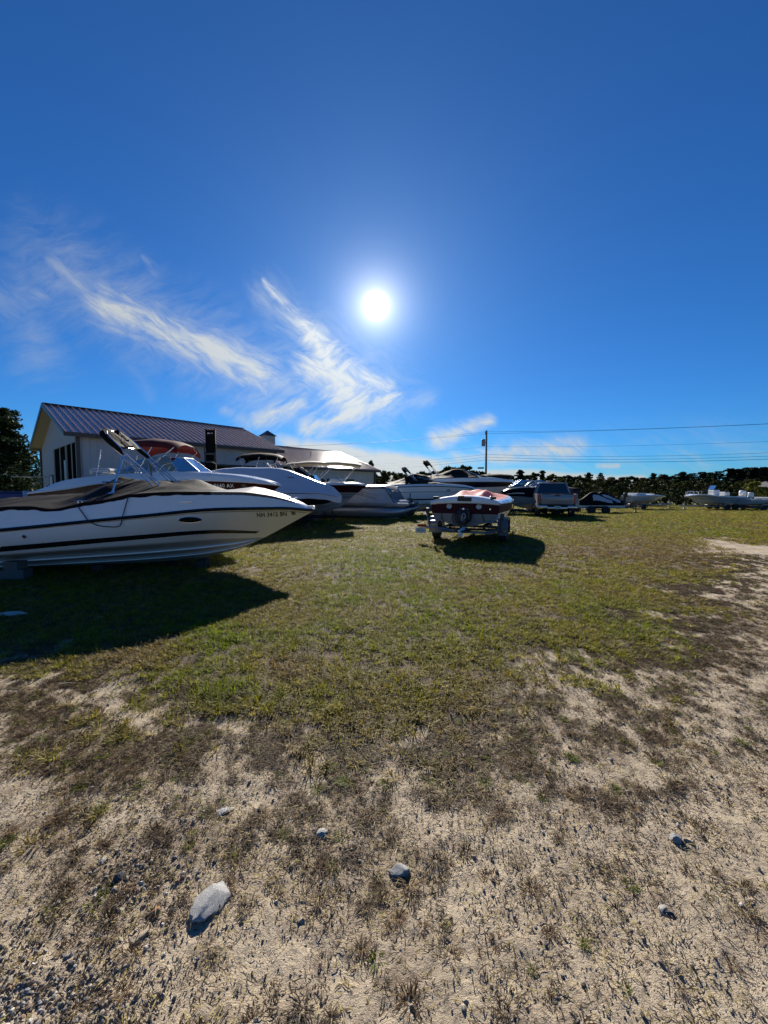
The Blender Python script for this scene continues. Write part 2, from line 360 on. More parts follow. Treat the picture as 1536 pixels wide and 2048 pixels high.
# ================================================================== GROUND
def ground():
    rad = [.3]
    while rad[-1] < 62: rad.append(rad[-1] * 1.0113)
    while rad[-1] < 9000: rad.append(rad[-1] * 1.16)
    A = np.concatenate([np.linspace(R(-60), R(60), 440), np.linspace(R(60), R(300), 70)[1:-1]])
    nA = len(A); rr = np.array(rad); nR = len(rr)
    RR, AA = np.meshgrid(rr, A, indexing='ij')
    X = (RR*np.sin(AA)).ravel(); Y = (RR*np.cos(AA)).ravel()
    r = np.hypot(X, Y); near = sstep(-r, -14, -5)
    gm = grass_mask(X, Y)
    Z = gz(X, Y) + near * (.014*(fbm(X, Y, 9, 3, 71)-.5) + .013*(fbm(X, Y, 34, 3, 73)-.5)*(1-.5*gm))
    Z = Z + .02*gm*sstep(-r, -60, -40) * (fbm(X, Y, 3.0, 2, 77)-.2)
    X = np.append(X, 0); Y = np.append(Y, 0); Z = np.append(Z, 0.0)
    i = np.arange(nR-1)[:, None]*nA; k = np.arange(nA)[None, :]; k2 = (k+1) % nA
    q = np.stack([i+k, i+nA+k, i+nA+k2, i+k2], -1).reshape(-1, 4)
    me = bpy.data.meshes.new('ground'); nv = nR*nA + 1
    tri = np.stack([np.full(nA, nv-1), np.arange(nA), (np.arange(nA)+1) % nA], -1)
    me.vertices.add(nv); me.vertices.foreach_set('co', np.stack([X, Y, Z], -1).ravel())
    loops = np.concatenate([q.ravel(), tri.ravel()]); me.loops.add(len(loops)); me.loops.foreach_set('vertex_index', loops)
    st = np.concatenate([np.arange(len(q))*4, len(q)*4 + np.arange(len(tri))*3])
    me.polygons.add(len(st)); me.polygons.foreach_set('loop_start', st)
    me.update(calc_edges=True); me.validate(); me.shade_smooth()
    for nm, f in (('gm', grass_mask), ('gr', green), ('dry', dry_mask)):
        a = me.attributes.new(nm, 'FLOAT', 'POINT'); a.data.foreach_set('value', np.asarray(f(X, Y), dtype=np.float32))
    if me.polygons[len(q)//2].normal.z < 0: me.flip_normals()
    m = bpy.data.materials.new('sandy_ground'); m.use_nodes = True; t = NB(m.node_tree); t.n.clear()
    b = t.add('ShaderNodeBsdfPrincipled'); o = t.add('ShaderNodeOutputMaterial'); t.l.new(b.outputs[0], o.inputs[0])
    pos = t.add('ShaderNodeNewGeometry').outputs['Position']
    def at_(n): return t.add('ShaderNodeAttribute', attribute_name=n).outputs['Fac']
    n1 = t.noise(pos, 1.3, 5, .6); n2 = t.noise(pos, 60, 6, .7); n3 = t.noise(pos, 260, 3, .6); n4 = t.noise(pos, 7, 6, .65)
    sand = t.mix(t.ss(n1, .35, .65), (.47, .385, .27, 1), (.38, .31, .22, 1))
    sand = t.mix(t.ss(n4, .48, .66, 0, .6), sand, (.19, .14, .095, 1))
    grit = t.ss(n2, .53, .64, 0, .8); sand = t.mix(grit, sand, (.13, .105, .08, 1))
    sand = t.mix(t.ss(n3, .58, .68, 0, .75), sand, (.60, .52, .42, 1))
    sand = t.mix(t.m('MULTIPLY', at_('dry'), .55), sand, (.20, .145, .095, 1)); soil = t.mix(t.ss(n2, .4, .62), (.085, .062, .04, 1), (.15, .115, .075, 1))
    far = t.ss(t.v('LENGTH', pos, out=1), 9, 42)
    gcol = t.mix(t.ss(at_('gr'), .1, .9), (.19, .15, .040, 1), (.14, .15, .016, 1))
    gcol = t.mix(t.ss(n4, .35, .7, 0, .6), gcol, (.06, .075, .022, 1))
    gcol = t.mix(t.ss(n2, .5, .7, 0, .7), gcol, (.17, .155, .06, 1))
    gfar = t.mix(far, soil, gcol)
    gmm = t.ss(t.m('ADD', at_('gm'), t.m('MULTIPLY', t.m('SUBTRACT', n4, .5), .8)), .25, .75)
    c = t.mix(gmm, sand, gfar)
    t.put(b.inputs['Base Color'], c); b.inputs['Roughness'].default_value = .95; b.inputs['Specular IOR Level'].default_value = .2
    bn = t.add('ShaderNodeBump'); bn.inputs['Strength'].default_value = .9; bn.inputs['Distance'].default_value = .012
    t.l.new(t.m('ADD', n2, t.m('MULTIPLY', n3, .5)), bn.inputs['Height']); t.l.new(bn.outputs[0], b.inputs['Normal'])
    me.materials.append(m)
    return tag(put('ground', me), kind='structure')
ground()

# ---- scattering: one object, points with attributes, protos picked by index
def scatter(name, protos, P, rot, scl, idx, tint, label):
    me = bpy.data.meshes.new(name + '_points'); n = len(P)
    me.vertices.add(n); me.vertices.foreach_set('co', np.asarray(P, np.float32).ravel())
    for nm, typ, key, val in (('rot', 'FLOAT_VECTOR', 'vector', rot), ('scl', 'FLOAT_VECTOR', 'vector', scl), ('idx', 'INT', 'value', idx), ('tint', 'FLOAT_VECTOR', 'vector', tint)):
        a = me.attributes.new(nm, typ, 'POINT'); a.data.foreach_set(key, np.ascontiguousarray(val, dtype=np.int32 if typ == 'INT' else np.float32).ravel())
    o = put(name, me); tag(o, label, None, None, 'stuff')
    c = bpy.data.collections.new(name + '_kinds')
    for k, (pm, pt) in enumerate(protos):
        p = bpy.data.objects.new('%s_kind_%02d' % (name, k), pm); c.objects.link(p)
    g = bpy.data.node_groups.new(name, 'GeometryNodeTree')
    g.interface.new_socket('Geometry', in_out='INPUT', socket_type='NodeSocketGeometry')
    g.interface.new_socket('Geometry', in_out='OUTPUT', socket_type='NodeSocketGeometry')
    N = g.nodes; L = g.links
    gi = N.new('NodeGroupInput'); go = N.new('NodeGroupOutput'); ip = N.new('GeometryNodeInstanceOnPoints')
    ci = N.new('GeometryNodeCollectionInfo'); ci.inputs['Collection'].default_value = c
    ci.inputs['Separate Children'].default_value = True; ci.inputs['Reset Children'].default_value = True
    def na(nm, dt):
        q = N.new('GeometryNodeInputNamedAttribute'); q.data_type = dt; q.inputs['Name'].default_value = nm; return q.outputs[0]
    L.new(gi.outputs[0], ip.inputs['Points']); L.new(ci.outputs[0], ip.inputs['Instance']); ip.inputs['Pick Instance'].default_value = True
    L.new(na('idx', 'INT'), ip.inputs['Instance Index']); L.new(na('rot', 'FLOAT_VECTOR'), ip.inputs['Rotation'])
    L.new(na('scl', 'FLOAT_VECTOR'), ip.inputs['Scale']); L.new(ip.outputs[0], go.inputs[0])
    md = o.modifiers.new('scatter', 'NODES'); md.node_group = g
    return o

def tint_mat(name, rough=.8, trans=0.0, var=.25, vscale=30, bump=0.0):
    "colour comes from each instance's own tint"
    m = bpy.data.materials.new(name); m.use_nodes = True; t = NB(m.node_tree); t.n.clear()
    b = t.add('ShaderNodeBsdfPrincipled'); o = t.add('ShaderNodeOutputMaterial')
    a = t.add('ShaderNodeAttribute', attribute_type='INSTANCER', attribute_name='tint')
    n = t.noise(t.add('ShaderNodeTexCoord').outputs['Object'], vscale, 4, .6)
    f = t.m('MULTIPLY_ADD', t.m('SUBTRACT', n, .5), 2*var, 1.0)
    c = t.v('MULTIPLY', a.outputs['Vector'], t.comb(f, f, f))
    t.put(b.inputs['Base Color'], c); b.inputs['Roughness'].default_value = rough; b.inputs['Specular IOR Level'].default_value = .12
    if bump:
        bn = t.add('ShaderNodeBump'); bn.inputs['Strength'].default_value = bump; bn.inputs['Distance'].default_value = .004
        t.l.new(n, bn.inputs['Height']); t.l.new(bn.outputs[0], b.inputs['Normal'])
    if trans:
        tr = t.add('ShaderNodeBsdfTranslucent'); t.put(tr.inputs[0], c); mx = t.add('ShaderNodeMixShader'); mx.inputs[0].default_value = trans
        t.l.new(b.outputs[0], mx.inputs[1]); t.l.new(tr.outputs[0], mx.inputs[2]); t.l.new(mx.outputs[0], o.inputs[0])
    else: t.l.new(b.outputs[0], o.inputs[0])
    return m
GRASSM = tint_mat('grass_blades', .6, .45); STONEM = tint_mat('pebble_stone', .85, 0, .22, 60, .6)

def tuft(n, spread, h, lie, seed, w=.0035):
    r = random.Random(seed); mb = MB()
    for k in range(n):
        a = r.uniform(0, 2*math.pi); d = spread*math.sqrt(r.random())*r.uniform(.3, 1)
        bx, by = d*math.cos(a)*.6, d*math.sin(a)*.6; a2 = a + r.uniform(-.9, .9)
        L = h*r.uniform(.55, 1.25); ln = lie*r.uniform(.4, 1.3); ww = w*r.uniform(.6, 1.2)
        px, py = -math.sin(a2), math.cos(a2); pts = []
        ang = R(88) - ln*.5; x = y = 0; z = -.004
        for s in range(4):
            wv = ww*(1, .85, .55, .04)[s]
            pts.append(((bx+x+px*wv, by+y+py*wv, z), (bx+x-px*wv, by+y-py*wv, z)))
            x += math.cos(ang)*L/3*math.cos(a2); y += math.cos(ang)*L/3*math.sin(a2); z += math.sin(ang)*L/3
            ang -= ln*.55
            z = max(z, .002 + r.uniform(0, .006)) if s > 0 else z
        v = [p for q in pts for p in q]
        mb.add(v, [(0, 1, 3, 2), (2, 3, 5, 4), (4, 5, 7, 6)])
    return (mb.mesh('tuft', GRASSM), None)
def stone_mesh(seed, flat=.7, sub=1, m=None, ang=.35, name='stone'):
    bm = bmesh.new(); bmesh.ops.create_icosphere(bm, subdivisions=sub, radius=1.0); r = random.Random(seed)
    off = Vector((r.uniform(0, 50), r.uniform(0, 50), 0)); sx, sy = r.uniform(.7, 1.1), r.uniform(.6, 1.0)
    cuts = [(Vector((r.uniform(-1, 1), r.uniform(-1, 1), r.uniform(-.2, 1))).normalized(), r.uniform(.55, .85)) for _ in range(7)]
    for v in bm.verts:
        p = v.co.copy(); p *= 1 + ang*mnoise.noise(p*1.3 + off) + .5*ang*mnoise.noise(p*3.1 + off)
        for nn, dd in cuts:
            e = p.dot(nn) - dd
            if e > 0: p -= nn*e*.85
        if sub > 2: p *= 1 + .05*mnoise.noise(p*7 + off) + .02*mnoise.noise(p*17 + off)
        v.co = Vector((p.x*sx, p.y*sy, p.z*flat))
    me = bpy.data.meshes.new(name); bm.to_mesh(me); bm.free(); me.materials.append(m or STONEM)
    if sub > 2: me.shade_smooth(); me.set_sharp_from_angle(angle=R(35))
    return me

nr = np.random.RandomState(11)
def frus(n, d0, d1, slope=1.12, pad=.6):
    "random places on the ground between two distances, spread evenly"
    u = nr.rand(n); y = np.sqrt(d0*d0 + u*(d1*d1 - d0*d0)); x = (nr.rand(n)*2-1)*(slope*y + pad)
    return x, y
def rotv(n, tilt=.25): return np.stack([(nr.rand(n)-.5)*tilt, (nr.rand(n)-.5)*tilt, nr.rand(n)*6.283], -1)
GREEN = np.array((.165, .205, .010)); OLIVE = np.array((.23, .205, .022)); BROWN = np.array((.22, .16, .048)); STRAW = np.array((.40, .33, .13)); DRY = np.array((.095, .070, .045))
def gtint(x, y, n):
    g = green(x, y)[:, None]; j = nr.rand(n, 1)
    c = np.where(g > .5, lerp(OLIVE, GREEN, np.clip((g-.5)*2, 0, 1)), lerp(BROWN, OLIVE, np.clip(g*2, 0, 1)))
    c = c*(.65 + .8*nr.rand(n, 1)); c = np.where(j > .91, STRAW*(.5+.6*nr.rand(n, 1)), c); c = np.where(j < .12, DRY*(.6+.8*nr.rand(n, 1)), c)
    return c
# the turf
KG = [tuft(16, .075, .062, .9, 100+i) for i in range(5)] + [tuft(14, .09, .055, 1.5, 200+i) for i in range(4)]
px_, py_, sx_, tt_ = [], [], [], []
for n, d0, d1, sc_, sl_ in ((42000, 2.0, 6.5, 1.0, 1.12), (60000, 6.5, 14, 1.35, 1.12), (60000, 14, 26, 2.0, 1.1), (42000, 26, 46, 3.0, 1.1), (6000, -3, 2.0, 1.0, .1)):
    if d0 < 0: x = nr.rand(n)*12-6; y = nr.rand(n)*5-3
    else: x, y = frus(n, d0, d1, sl_)
    keep = nr.rand(n) < grass_mask(x, y) * (.35 + .65*sstep(fbm(x, y, 4.0, 3, 81), .3, .5))
    x, y = x[keep], y[keep]; px_.append(x); py_.append(y); sx_.append(np.full(len(x), sc_))
x = np.concatenate(px_); y = np.concatenate(py_); s = np.concatenate(sx_); n = len(x)
g = green(x, y); hgt = s**.55*(.45 + .5*nr.rand(n) + .25*g) * (.75 + .25*grass_mask(x, y))
scatter('grass', KG, np.stack([x, y, gz(x, y)+.004], -1), rotv(n), np.stack([s, s, hgt], -1), nr.randint(0, 9, n), gtint(x, y, n), 'short mown grass, green and brown in patches, thinning out towards the sand')
# dead clumps and litter lying on the sand
KD = [tuft(30, .06, .05, 2.2, 300+i, .0022) for i in range(4)] + [tuft(44, .05, .065, 1.5, 320+i, .0020) for i in range(3)]
x, y = frus(240000, .85, 9.0); dm = dry_mask(x, y); gm = grass_mask(x, y)
edge = sstep(y - edge_D(x), -1.4, .3)
keep = nr.rand(len(x)) < (dm*(.38 + .45*edge) + .012) * (1 - .85*gm) * (.25 + .75*sstep(y, 1.1, 2.4))
x, y = x[keep], y[keep]; n = len(x); s = .30 + .70*nr.rand(n)**1.8
tn = lerp(DRY, np.array((.22, .14, .075)), .8*nr.rand(n, 1))*(.45 + .8*nr.rand(n, 1)); gg = nr.rand(n, 1); tn = np.where(gg > .9, GREEN*.7, tn)
scatter('dead_grass', KD, np.stack([x, y, gz(x, y)+.003], -1), rotv(n), np.stack([s, s, s*.50], -1), nr.randint(0, 7, n), tn, 'dead brown grass clumps scattered over the pale sand')
# loose bits of straw, root and chaff between the clumps
def bits(seed, n=7):
    r = random.Random(seed); mb = MB()
    for k in range(n):
        x, y, a, L, w = r.uniform(-.04, .04), r.uniform(-.04, .04), r.uniform(0, 6.28), r.uniform(.008, .035), r.uniform(.0007, .0016)
        c, s = math.cos(a), math.sin(a); z = r.uniform(.001, .005); mb.add([(x-s*w, y+c*w, z), (x+s*w, y-c*w, z), (x+c*L*.5+s*w, y+s*L*.5-c*w, z+.002), (x+c*L*.5-s*w, y+s*L*.5+c*w, z+.002), (x+c*L, y+s*L, z-.001)], [(0, 1, 2, 3), (3, 2, 4)])
    return (mb.mesh('bits', GRASSM), None)
x, y = frus(60000, .85, 5.5); k = nr.rand(len(x)) < (.25 + .75*dry_mask(x, y))*(1-.8*grass_mask(x, y)); x, y = x[k], y[k]; n = len(x)
tn = np.where(nr.rand(n, 1) > .72, STRAW*(.6+.6*nr.rand(n, 1)), DRY*(.4+1.1*nr.rand(n, 1)))
scatter('straw_litter', [bits(900+i) for i in range(6)], np.stack([x, y, gz(x, y)+.003], -1), rotv(n, .2), np.ones((n, 3))*(.7+.8*nr.rand(n, 1)), nr.randint(0, 6, n), tn, 'fine dry straw and chaff lying loose on the sand')
# pebbles
KP = [(stone_mesh(400+i, .75), None) for i in range(8)]
def peb(n, d0, d1, smin, smax, pw=3.0, reg=None):
    x, y = frus(n, d0, d1)
    k = nr.rand(n) < (1-.85*grass_mask(x, y)) * (.35 + .65*sstep(fbm(x, y, 2.4, 3, 91), .42, .6))
    x, y = x[k], y[k]; s = smin + (smax-smin)*nr.rand(len(x))**pw; return x, y, s
sets = [peb(60000, .8, 3.0, .0013, .0045, 2.5), peb(9000, .8, 3.2, .003, .012, 4.5), peb(16000, 3.0, 7.5, .003, .012, 3.5)]
n = 3600; u = nr.randn(n)*.22 - 1.12; v = .93 + np.abs(nr.randn(n))*.13; sets.append((u, v, .0025 + .008*nr.rand(n)**3))     # the gravelly corner
n = 420; sets.append((nr.randn(n)*.11 - 1.02, 1.46 + nr.randn(n)*.07, .003 + .009*nr.rand(n)**2.5))
x = np.concatenate([q[0] for q in sets]); y = np.concatenate([q[1] for q in sets]); s = np.concatenate([q[2] for q in sets]); n = len(x)
pal = np.array([(.36, .30, .22), (.28, .23, .175), (.22, .205, .19), (.14, .135, .13), (.42, .36, .28), (.55, .52, .46), (.27, .18, .12), (.27, .265, .265)])
w = nr.choice(8, n, p=[.25, .2, .16, .1, .13, .05, .05, .06])
scatter('pebbles', KP, np.stack([x, y, gz(x, y)+s*.25], -1), rotv(n, 1.5), np.stack([s, s, s], -1), nr.randint(0, 8, n), pal[w]*(.7+.5*nr.rand(n, 1)), 'small grey, tan and dark pebbles strewn over the sand')

# single rocks one can point at
def rockmat(nm, c, d): return mat(nm, c, .85, var=.35, vscale=d*2.5, bump=.8, bscale=70, dirt=.3)
rg = rockmat('pale_granite', (.47, .465, .445), 12); rd = rockmat('grey_stone', (.40, .40, .39), 10); rt = rockmat('tan_stone', (.46, .38, .27), 5)
ro = rockmat('orange_stone', (.50, .24, .12), 5); rw = rockmat('whitish_stone', (.52, .48, .42), 9); rk = rockmat('dark_stone', (.10, .10, .105), 8)
def rock(label, px, py, wpx, lpx, h, m, seed, rz=0.0, sink=.42, flat=1.0):
    D = 1.55*FPX/(py-977.5); p = at(px, py, D); w = wpx/FPX*D/2; l = w*lpx
    o = put('rock', stone_mesh(seed, 1.0, 4, m, .35, 'rock')); o.scale = (w*1.15, l*1.15, h); o.location = (p.x, p.y, GZ(p.x, p.y) + h*(1-sink)*.5)
    o.rotation_euler = (R(rnd.uniform(-6, 6)), R(rnd.uniform(-6, 6)), rz); return tag(o, label, 'rock')
rock('large pale angular granite rock, the biggest in the foreground', 420, 1862, 60, 1.6, .030, rg, 3, R(-22), .35)
rock('rounded dark grey stone half sunk in the sand, centre foreground', 797, 1788, 46, .8, .022, rd, 12, 0, .3)
rock('upright pale greenish grey flat stone above the large granite rock', 647, 1702, 25, 1.5, .011, rg, 15, R(15), .3)
rock('faint flat pale stone at the edge of a dead grass patch', 450, 1655, 30, .8, .008, rg, 17, .4, .3)
rock('small orange pebble left of the large granite rock', 313, 1878, 19, 1.1, .011, ro, 21, .3)
rock('flat beige stone nearest the lower left corner', 282, 1935, 38, .75, .011, rt, 24, .1)
rock('dark upright chip of stone in the gravel at left', 240, 1800, 20, 1.3, .018, rk, 29, .6)
rock('small round grey stone at the right with a pale companion', 1349, 1716, 24, .9, .018, rd, 31, .2)
rock('flat tan stone touching the round grey stone at the right', 1376, 1721, 20, .6, .008, rt, 33, -.2)
rock('small whitish stone low on the right beside a dark chip', 1322, 1875, 17, .8, .010, rw, 36, .4)
rock('dark chip of stone beside the small whitish stone', 1338, 1885, 14, 1.2, .009, rk, 37, .8)
rock('dull brown stone right of the large granite rock', 603, 1902, 18, 1.0, .010, rt, 38, .1)
rock('whitish flat stone in the gravel patch at left', 208, 1762, 22, .7, .008, rw, 41, .7)
rock('pale long stone lying in the deep shade under the white cruiser', 22, 1238, 60, .45, .05, rg, 44, .1)
def stick(label, px, py, L, rz, m, r=.003):
    D = 1.55*FPX/(py-977.5); p = at(px, py, D); mb = MB(); z = GZ(p.x, p.y)+.006
    mb.tube([(-L/2, 0, 0), (-L*.1, .004, .004), (L/2, -.002, .001)], [r, r*.9, r*.4], 6)
    o = mb.obj('twig', m); o.location = (p.x, p.y, z); o.rotation_euler = (0, 0, rz); tag(o, label, 'twig')
TW = mat('dry_twig', (.50, .40, .24), .8, var=.2)
stick('short straw coloured twig sticking out behind the rounded grey stone', 793, 1748, .05, R(85), TW)
stick('pale dry stalk lying in the grass left of the bright green patch', 345, 1377, .16, R(20), TW, .004)
stick('curved pale stalk in the grass, right of the bright green patch', 452, 1325, .20, R(-15), TW, .004)
stick('thin bleached stalk on bare soil near the left edge', 138, 1380, .12, R(10), TW, .004)

# ================================================================== HILLS AND TREES
def hills():
    mb = MB(); hp = curve([(-1700, 20), (-700, 24), (-200, 26), (0, 30), (100, 26), (260, 20), (420, 22), (600, 17), (800, 14), (1900, 16)])
    rings = []
    for i in range(181):
        x = -1800 + i*20; top = hp(x) + 3*mnoise.noise(Vector((x*.02, 3, 0))) + 1.2*mnoise.noise(Vector((x*.09, 7, 0)))
        rings.append([(x, 700 + 60*math.sin(x*.004), -1), (x, 760 + 60*math.sin(x*.004), top*.75), (x, 850, top), (x, 1100, top*.5), (x, 1300, -1)])
    mb.loft(rings); m = mat('forested_hill', (.05, .065, .055), .95, var=.4, vscale=.05, bump=1.0, bscale=.2)
    tag(mb.obj('hills', m, smooth=True), kind='structure')
hills()

def leafmat(name, c1, c2, trans=.3):
    m = bpy.data.materials.new(name); m.use_nodes = True; t = NB(m.node_tree); t.n.clear()
    b = t.add('ShaderNodeBsdfPrincipled'); o = t.add('ShaderNodeOutputMaterial')
    g = t.add('ShaderNodeNewGeometry'); oi = t.add('ShaderNodeObjectInfo')
    n = t.noise(g.outputs['Position'], .9, 4, .6)
    c = t.mix(t.m('ADD', t.m('MULTIPLY', g.outputs['Random Per Island'], .6), t.m('MULTIPLY', n, .4)), (*c1, 1), (*c2, 1))
    f = t.m('MULTIPLY_ADD', oi.outputs['Random'], .5, .75); c = t.v('MULTIPLY', c, t.comb(f, f, f))
    t.put(b.inputs['Base Color'], c); b.inputs['Roughness'].default_value = .7; b.inputs['Specular IOR Level'].default_value = .06
    tr = t.add('ShaderNodeBsdfTranslucent'); t.put(tr.inputs[0], c); mx = t.add('ShaderNodeMixShader'); mx.inputs[0].default_value = trans
    t.l.new(b.outputs[0], mx.inputs[1]); t.l.new(tr.outputs[0], mx.inputs[2]); t.l.new(mx.outputs[0], o.inputs[0]); return m
LM = [leafmat('foliage_deep_green', (.014, .026, .008), (.034, .050, .014), .15), leafmat('foliage_olive', (.030, .038, .010), (.07, .072, .018), .18),
      leafmat('foliage_pine', (.012, .024, .012), (.028, .045, .018), .15), leafmat('foliage_rusty', (.05, .036, .010), (.10, .06, .018), .18), leafmat('foliage_bright', (.07, .09, .014), (.17, .17, .03))]
BARK = mat('bark', (.06, .048, .038), .9, var=.35, vscale=8, bump=.8, bscale=20)

def leaves(r, centres, nper, lw):
    V = []; F = []
    for c, rad in centres:
        for _ in range(nper):
            d = Vector((r.gauss(0, 1), r.gauss(0, 1), r.gauss(0, .8)))
            d = d.normalized()*rad*(r.random()**.45); p = Vector(c) + d
            a = Vector((r.gauss(0, 1), r.gauss(0, 1), r.gauss(0, 1))).normalized(); b = a.cross(Vector((r.gauss(0, 1), r.gauss(0, 1), r.gauss(0, 1)))).normalized()
            s = lw*r.uniform(.6, 1.3); o = len(V)
            V += [p - a*s, p + b*s*.55, p + a*s, p - b*s*.55]; F.append((o, o+1, o+2, o+3))
    return V, F
def crown_broad(seed, m, H=8.0, rad=3.2, n=80, nper=46, lw=.30, low=.10):
    r = random.Random(seed); cs = []
    for k in range(n):
        a = r.uniform(0, 6.283); u = r.random(); z = H*lerp(low, .97, u)
        prof = math.sin(math.pi*min(1, (u*.86 + .14)))**.6; q = rad*prof*(.35 + .65*math.sqrt(r.random()))
        cs.append(((q*math.cos(a)*r.uniform(.8, 1.15), q*math.sin(a), z), r.uniform(.35, .75)*H/9))
    mb = MB(); mb.add(*leaves(r, cs, nper, lw*H/8)); cr = mb.mesh('crown', m)
    tb = MB(); tb.tube([(0, 0, -.3), (.05, 0, H*.3), (-.05, .05, H*.6), (0, 0, H*.85)], [.02*H, .016*H, .010*H, .003*H], 8)
    for k in range(9):
        c = cs[r.randrange(n)][0]; z0 = H*r.uniform(.2, .5); tb.tube([(0, 0, z0), (c[0]*.5, c[1]*.5, lerp(z0, c[2], .6)), c], [.008*H, .005*H, .002*H], 5)
    return cr, tb.mesh('trunk', BARK)
def crown_pine(seed, m, H=11.0, rad=2.6, tiers=17, lw=.24, low=.22, nper=34):
    r = random.Random(seed); cs = []; tb = MB(); tb.tube([(0, 0, -.3), (.05, .02, H*.5), (0, 0, H)], [.018*H, .012*H, .002*H], 8)
    for t in range(tiers):
        u = t/(tiers-1); z = H*lerp(low, .97, u); rr = rad*(1-u*.72)*r.uniform(.55, 1.15); nb = r.randint(3, 6); a0 = r.uniform(0, 6.28)
        for b in range(nb):
            a = a0 + 6.283*b/nb + r.uniform(-.4, .4); L = rr*r.uniform(.6, 1.2)
            tb.tube([(0, 0, z), (L*.5*math.cos(a), L*.5*math.sin(a), z + .12*L), (L*math.cos(a), L*math.sin(a), z + .05*L)], [.004*H, .003*H, .001*H], 4)
            for q in (.45, .7, .95):
                cs.append(((L*q*math.cos(a), L*q*math.sin(a), z + .12*L + r.uniform(-.08, .15)), .24*L*r.uniform(.7, 1.2) + .12))
    mb = MB(); V, F = leaves(r, cs, nper, lw*H/11)
    mb.add(V, F); return mb.mesh('crown', m), tb.mesh('trunk', BARK)
TREEK = {'deep': [crown_broad(1, LM[0]), crown_broad(2, LM[0], rad=2.8)], 'olive': [crown_broad(3, LM[1]), crown_broad(4, LM[1], rad=3.6)],
         'rusty': [crown_broad(5, LM[3], rad=2.7)], 'pine': [crown_pine(6, LM[2]), crown_pine(7, LM[2], rad=3.0, tiers=11), crown_pine(8, LM[2], rad=2.2, tiers=15)],
         'bush': [crown_broad(9, LM[1], H=8, rad=4.6, low=.02), crown_broad(10, LM[0], H=8, rad=4.6, low=.02), crown_broad(12, LM[4], H=8, rad=4.4, low=.0, n=110)]}
def tree(nm, label, cat, kind, var, x, y, s, z=None, group=None, rz=None, wide=1.0):
    t = thing(nm, label, cat, (x, y, GZ(x, y) if z is None else z), rnd.uniform(0, 6.28) if rz is None else rz, group)
    cr, tr = TREEK[kind][var % len(TREEK[kind])]; t.scale = (s*wide, s*wide, s)
    put('crown', cr, t); put('trunk', tr, t); return t
def hgt(py, D): return CAM_H + pdir(768, py).z*D

ORD = ('first second third fourth fifth sixth seventh eighth ninth tenth eleventh twelfth thirteenth fourteenth fifteenth sixteenth seventeenth eighteenth nineteenth twentieth').split()
CNT = {}
def nth(key):
    CNT[key] = CNT.get(key, 0) + 1; return ORD[CNT[key]-1]
# the big dark pine left of the barn
bp = crown_pine(50, LM[2], H=11, rad=3.9, tiers=28, low=.14, nper=64, lw=.17); D = 40
p = at(12, 980, D); t = thing('pine_tree', 'large dark bushy pine at the left edge beside the barn', 'tree', (p.x-.9, D, GZ(p.x, D)))
k = (hgt(818, D) - GZ(0, D))/11; t.scale = (k*1.5, k*1.5, k); put('crown', bp[0], t); put('trunk', bp[1], t)

kinds = {'deep': 'dense dark green tree', 'olive': 'olive green round tree', 'rusty': 'tree turning rusty brown', 'pine': 'tall dark pine with layered gaps'}
# skyline seen in the photograph: (px, top y) left to right
sky_line = [(700, 955, 'deep'), (728, 952, 'deep'), (755, 950, 'olive'), (775, 944, 'olive'), (800, 949, 'deep'), (822, 950, 'olive'), (845, 946, 'deep'), (868, 945, 'deep'),
  (890, 944, 'olive'), (905, 936, 'olive'), (925, 934, 'olive'), (945, 944, 'deep'), (962, 946, 'deep'), (985, 950, 'olive'), (1010, 952, 'deep'), (1040, 943, 'pine'), (1065, 948, 'olive'),
  (1084, 944, 'pine'), (1110, 951, 'olive'), (1135, 953, 'deep'), (1160, 954, 'olive'), (1176, 948, 'pine'), (1200, 949, 'pine'), (1222, 957, 'rusty'), (1245, 957, 'rusty'),
  (1262, 955, 'deep'), (1285, 958, 'rusty'), (1306, 949, 'pine'), (1325, 952, 'rusty'), (1345, 954, 'deep')]
for i, (px, top, kd) in enumerate(sky_line):
    D = 84 + 12*((i*7) % 5)/4; p = at(px, 978, D); s = (hgt(top, D) + .35)/(11 if kd == 'pine' else 8)*1.06
    tree('pine_tree' if kd == 'pine' else 'tree', kinds[kd] + ', ' + nth(kd) + ' such from the left in the far treeline', 'tree', kd, i, p.x, D, s, group='trees of the far treeline, ' + kd, wide=1.35 if kd != 'pine' else 1.3)
for i, (px, top) in enumerate([(1365, 945), (1385, 948), (1404, 945), (1420, 946), (1437, 944), (1460, 938), (1478, 939), (1492, 937), (1505, 936), (1522, 936), (1540, 937), (1560, 935), (1585, 934)]):
    D = 78 + 10*((i*5) % 4)/3; p = at(px, 978, D); s = (hgt(top, D) + .35)/11
    tree('pine_tree', 'tall dark pine, ' + nth('grove') + ' from the left in the grove at the right', 'tree', 'pine', i, p.x, D, s*1.02, group='pines of the grove at the right', wide=2.0)
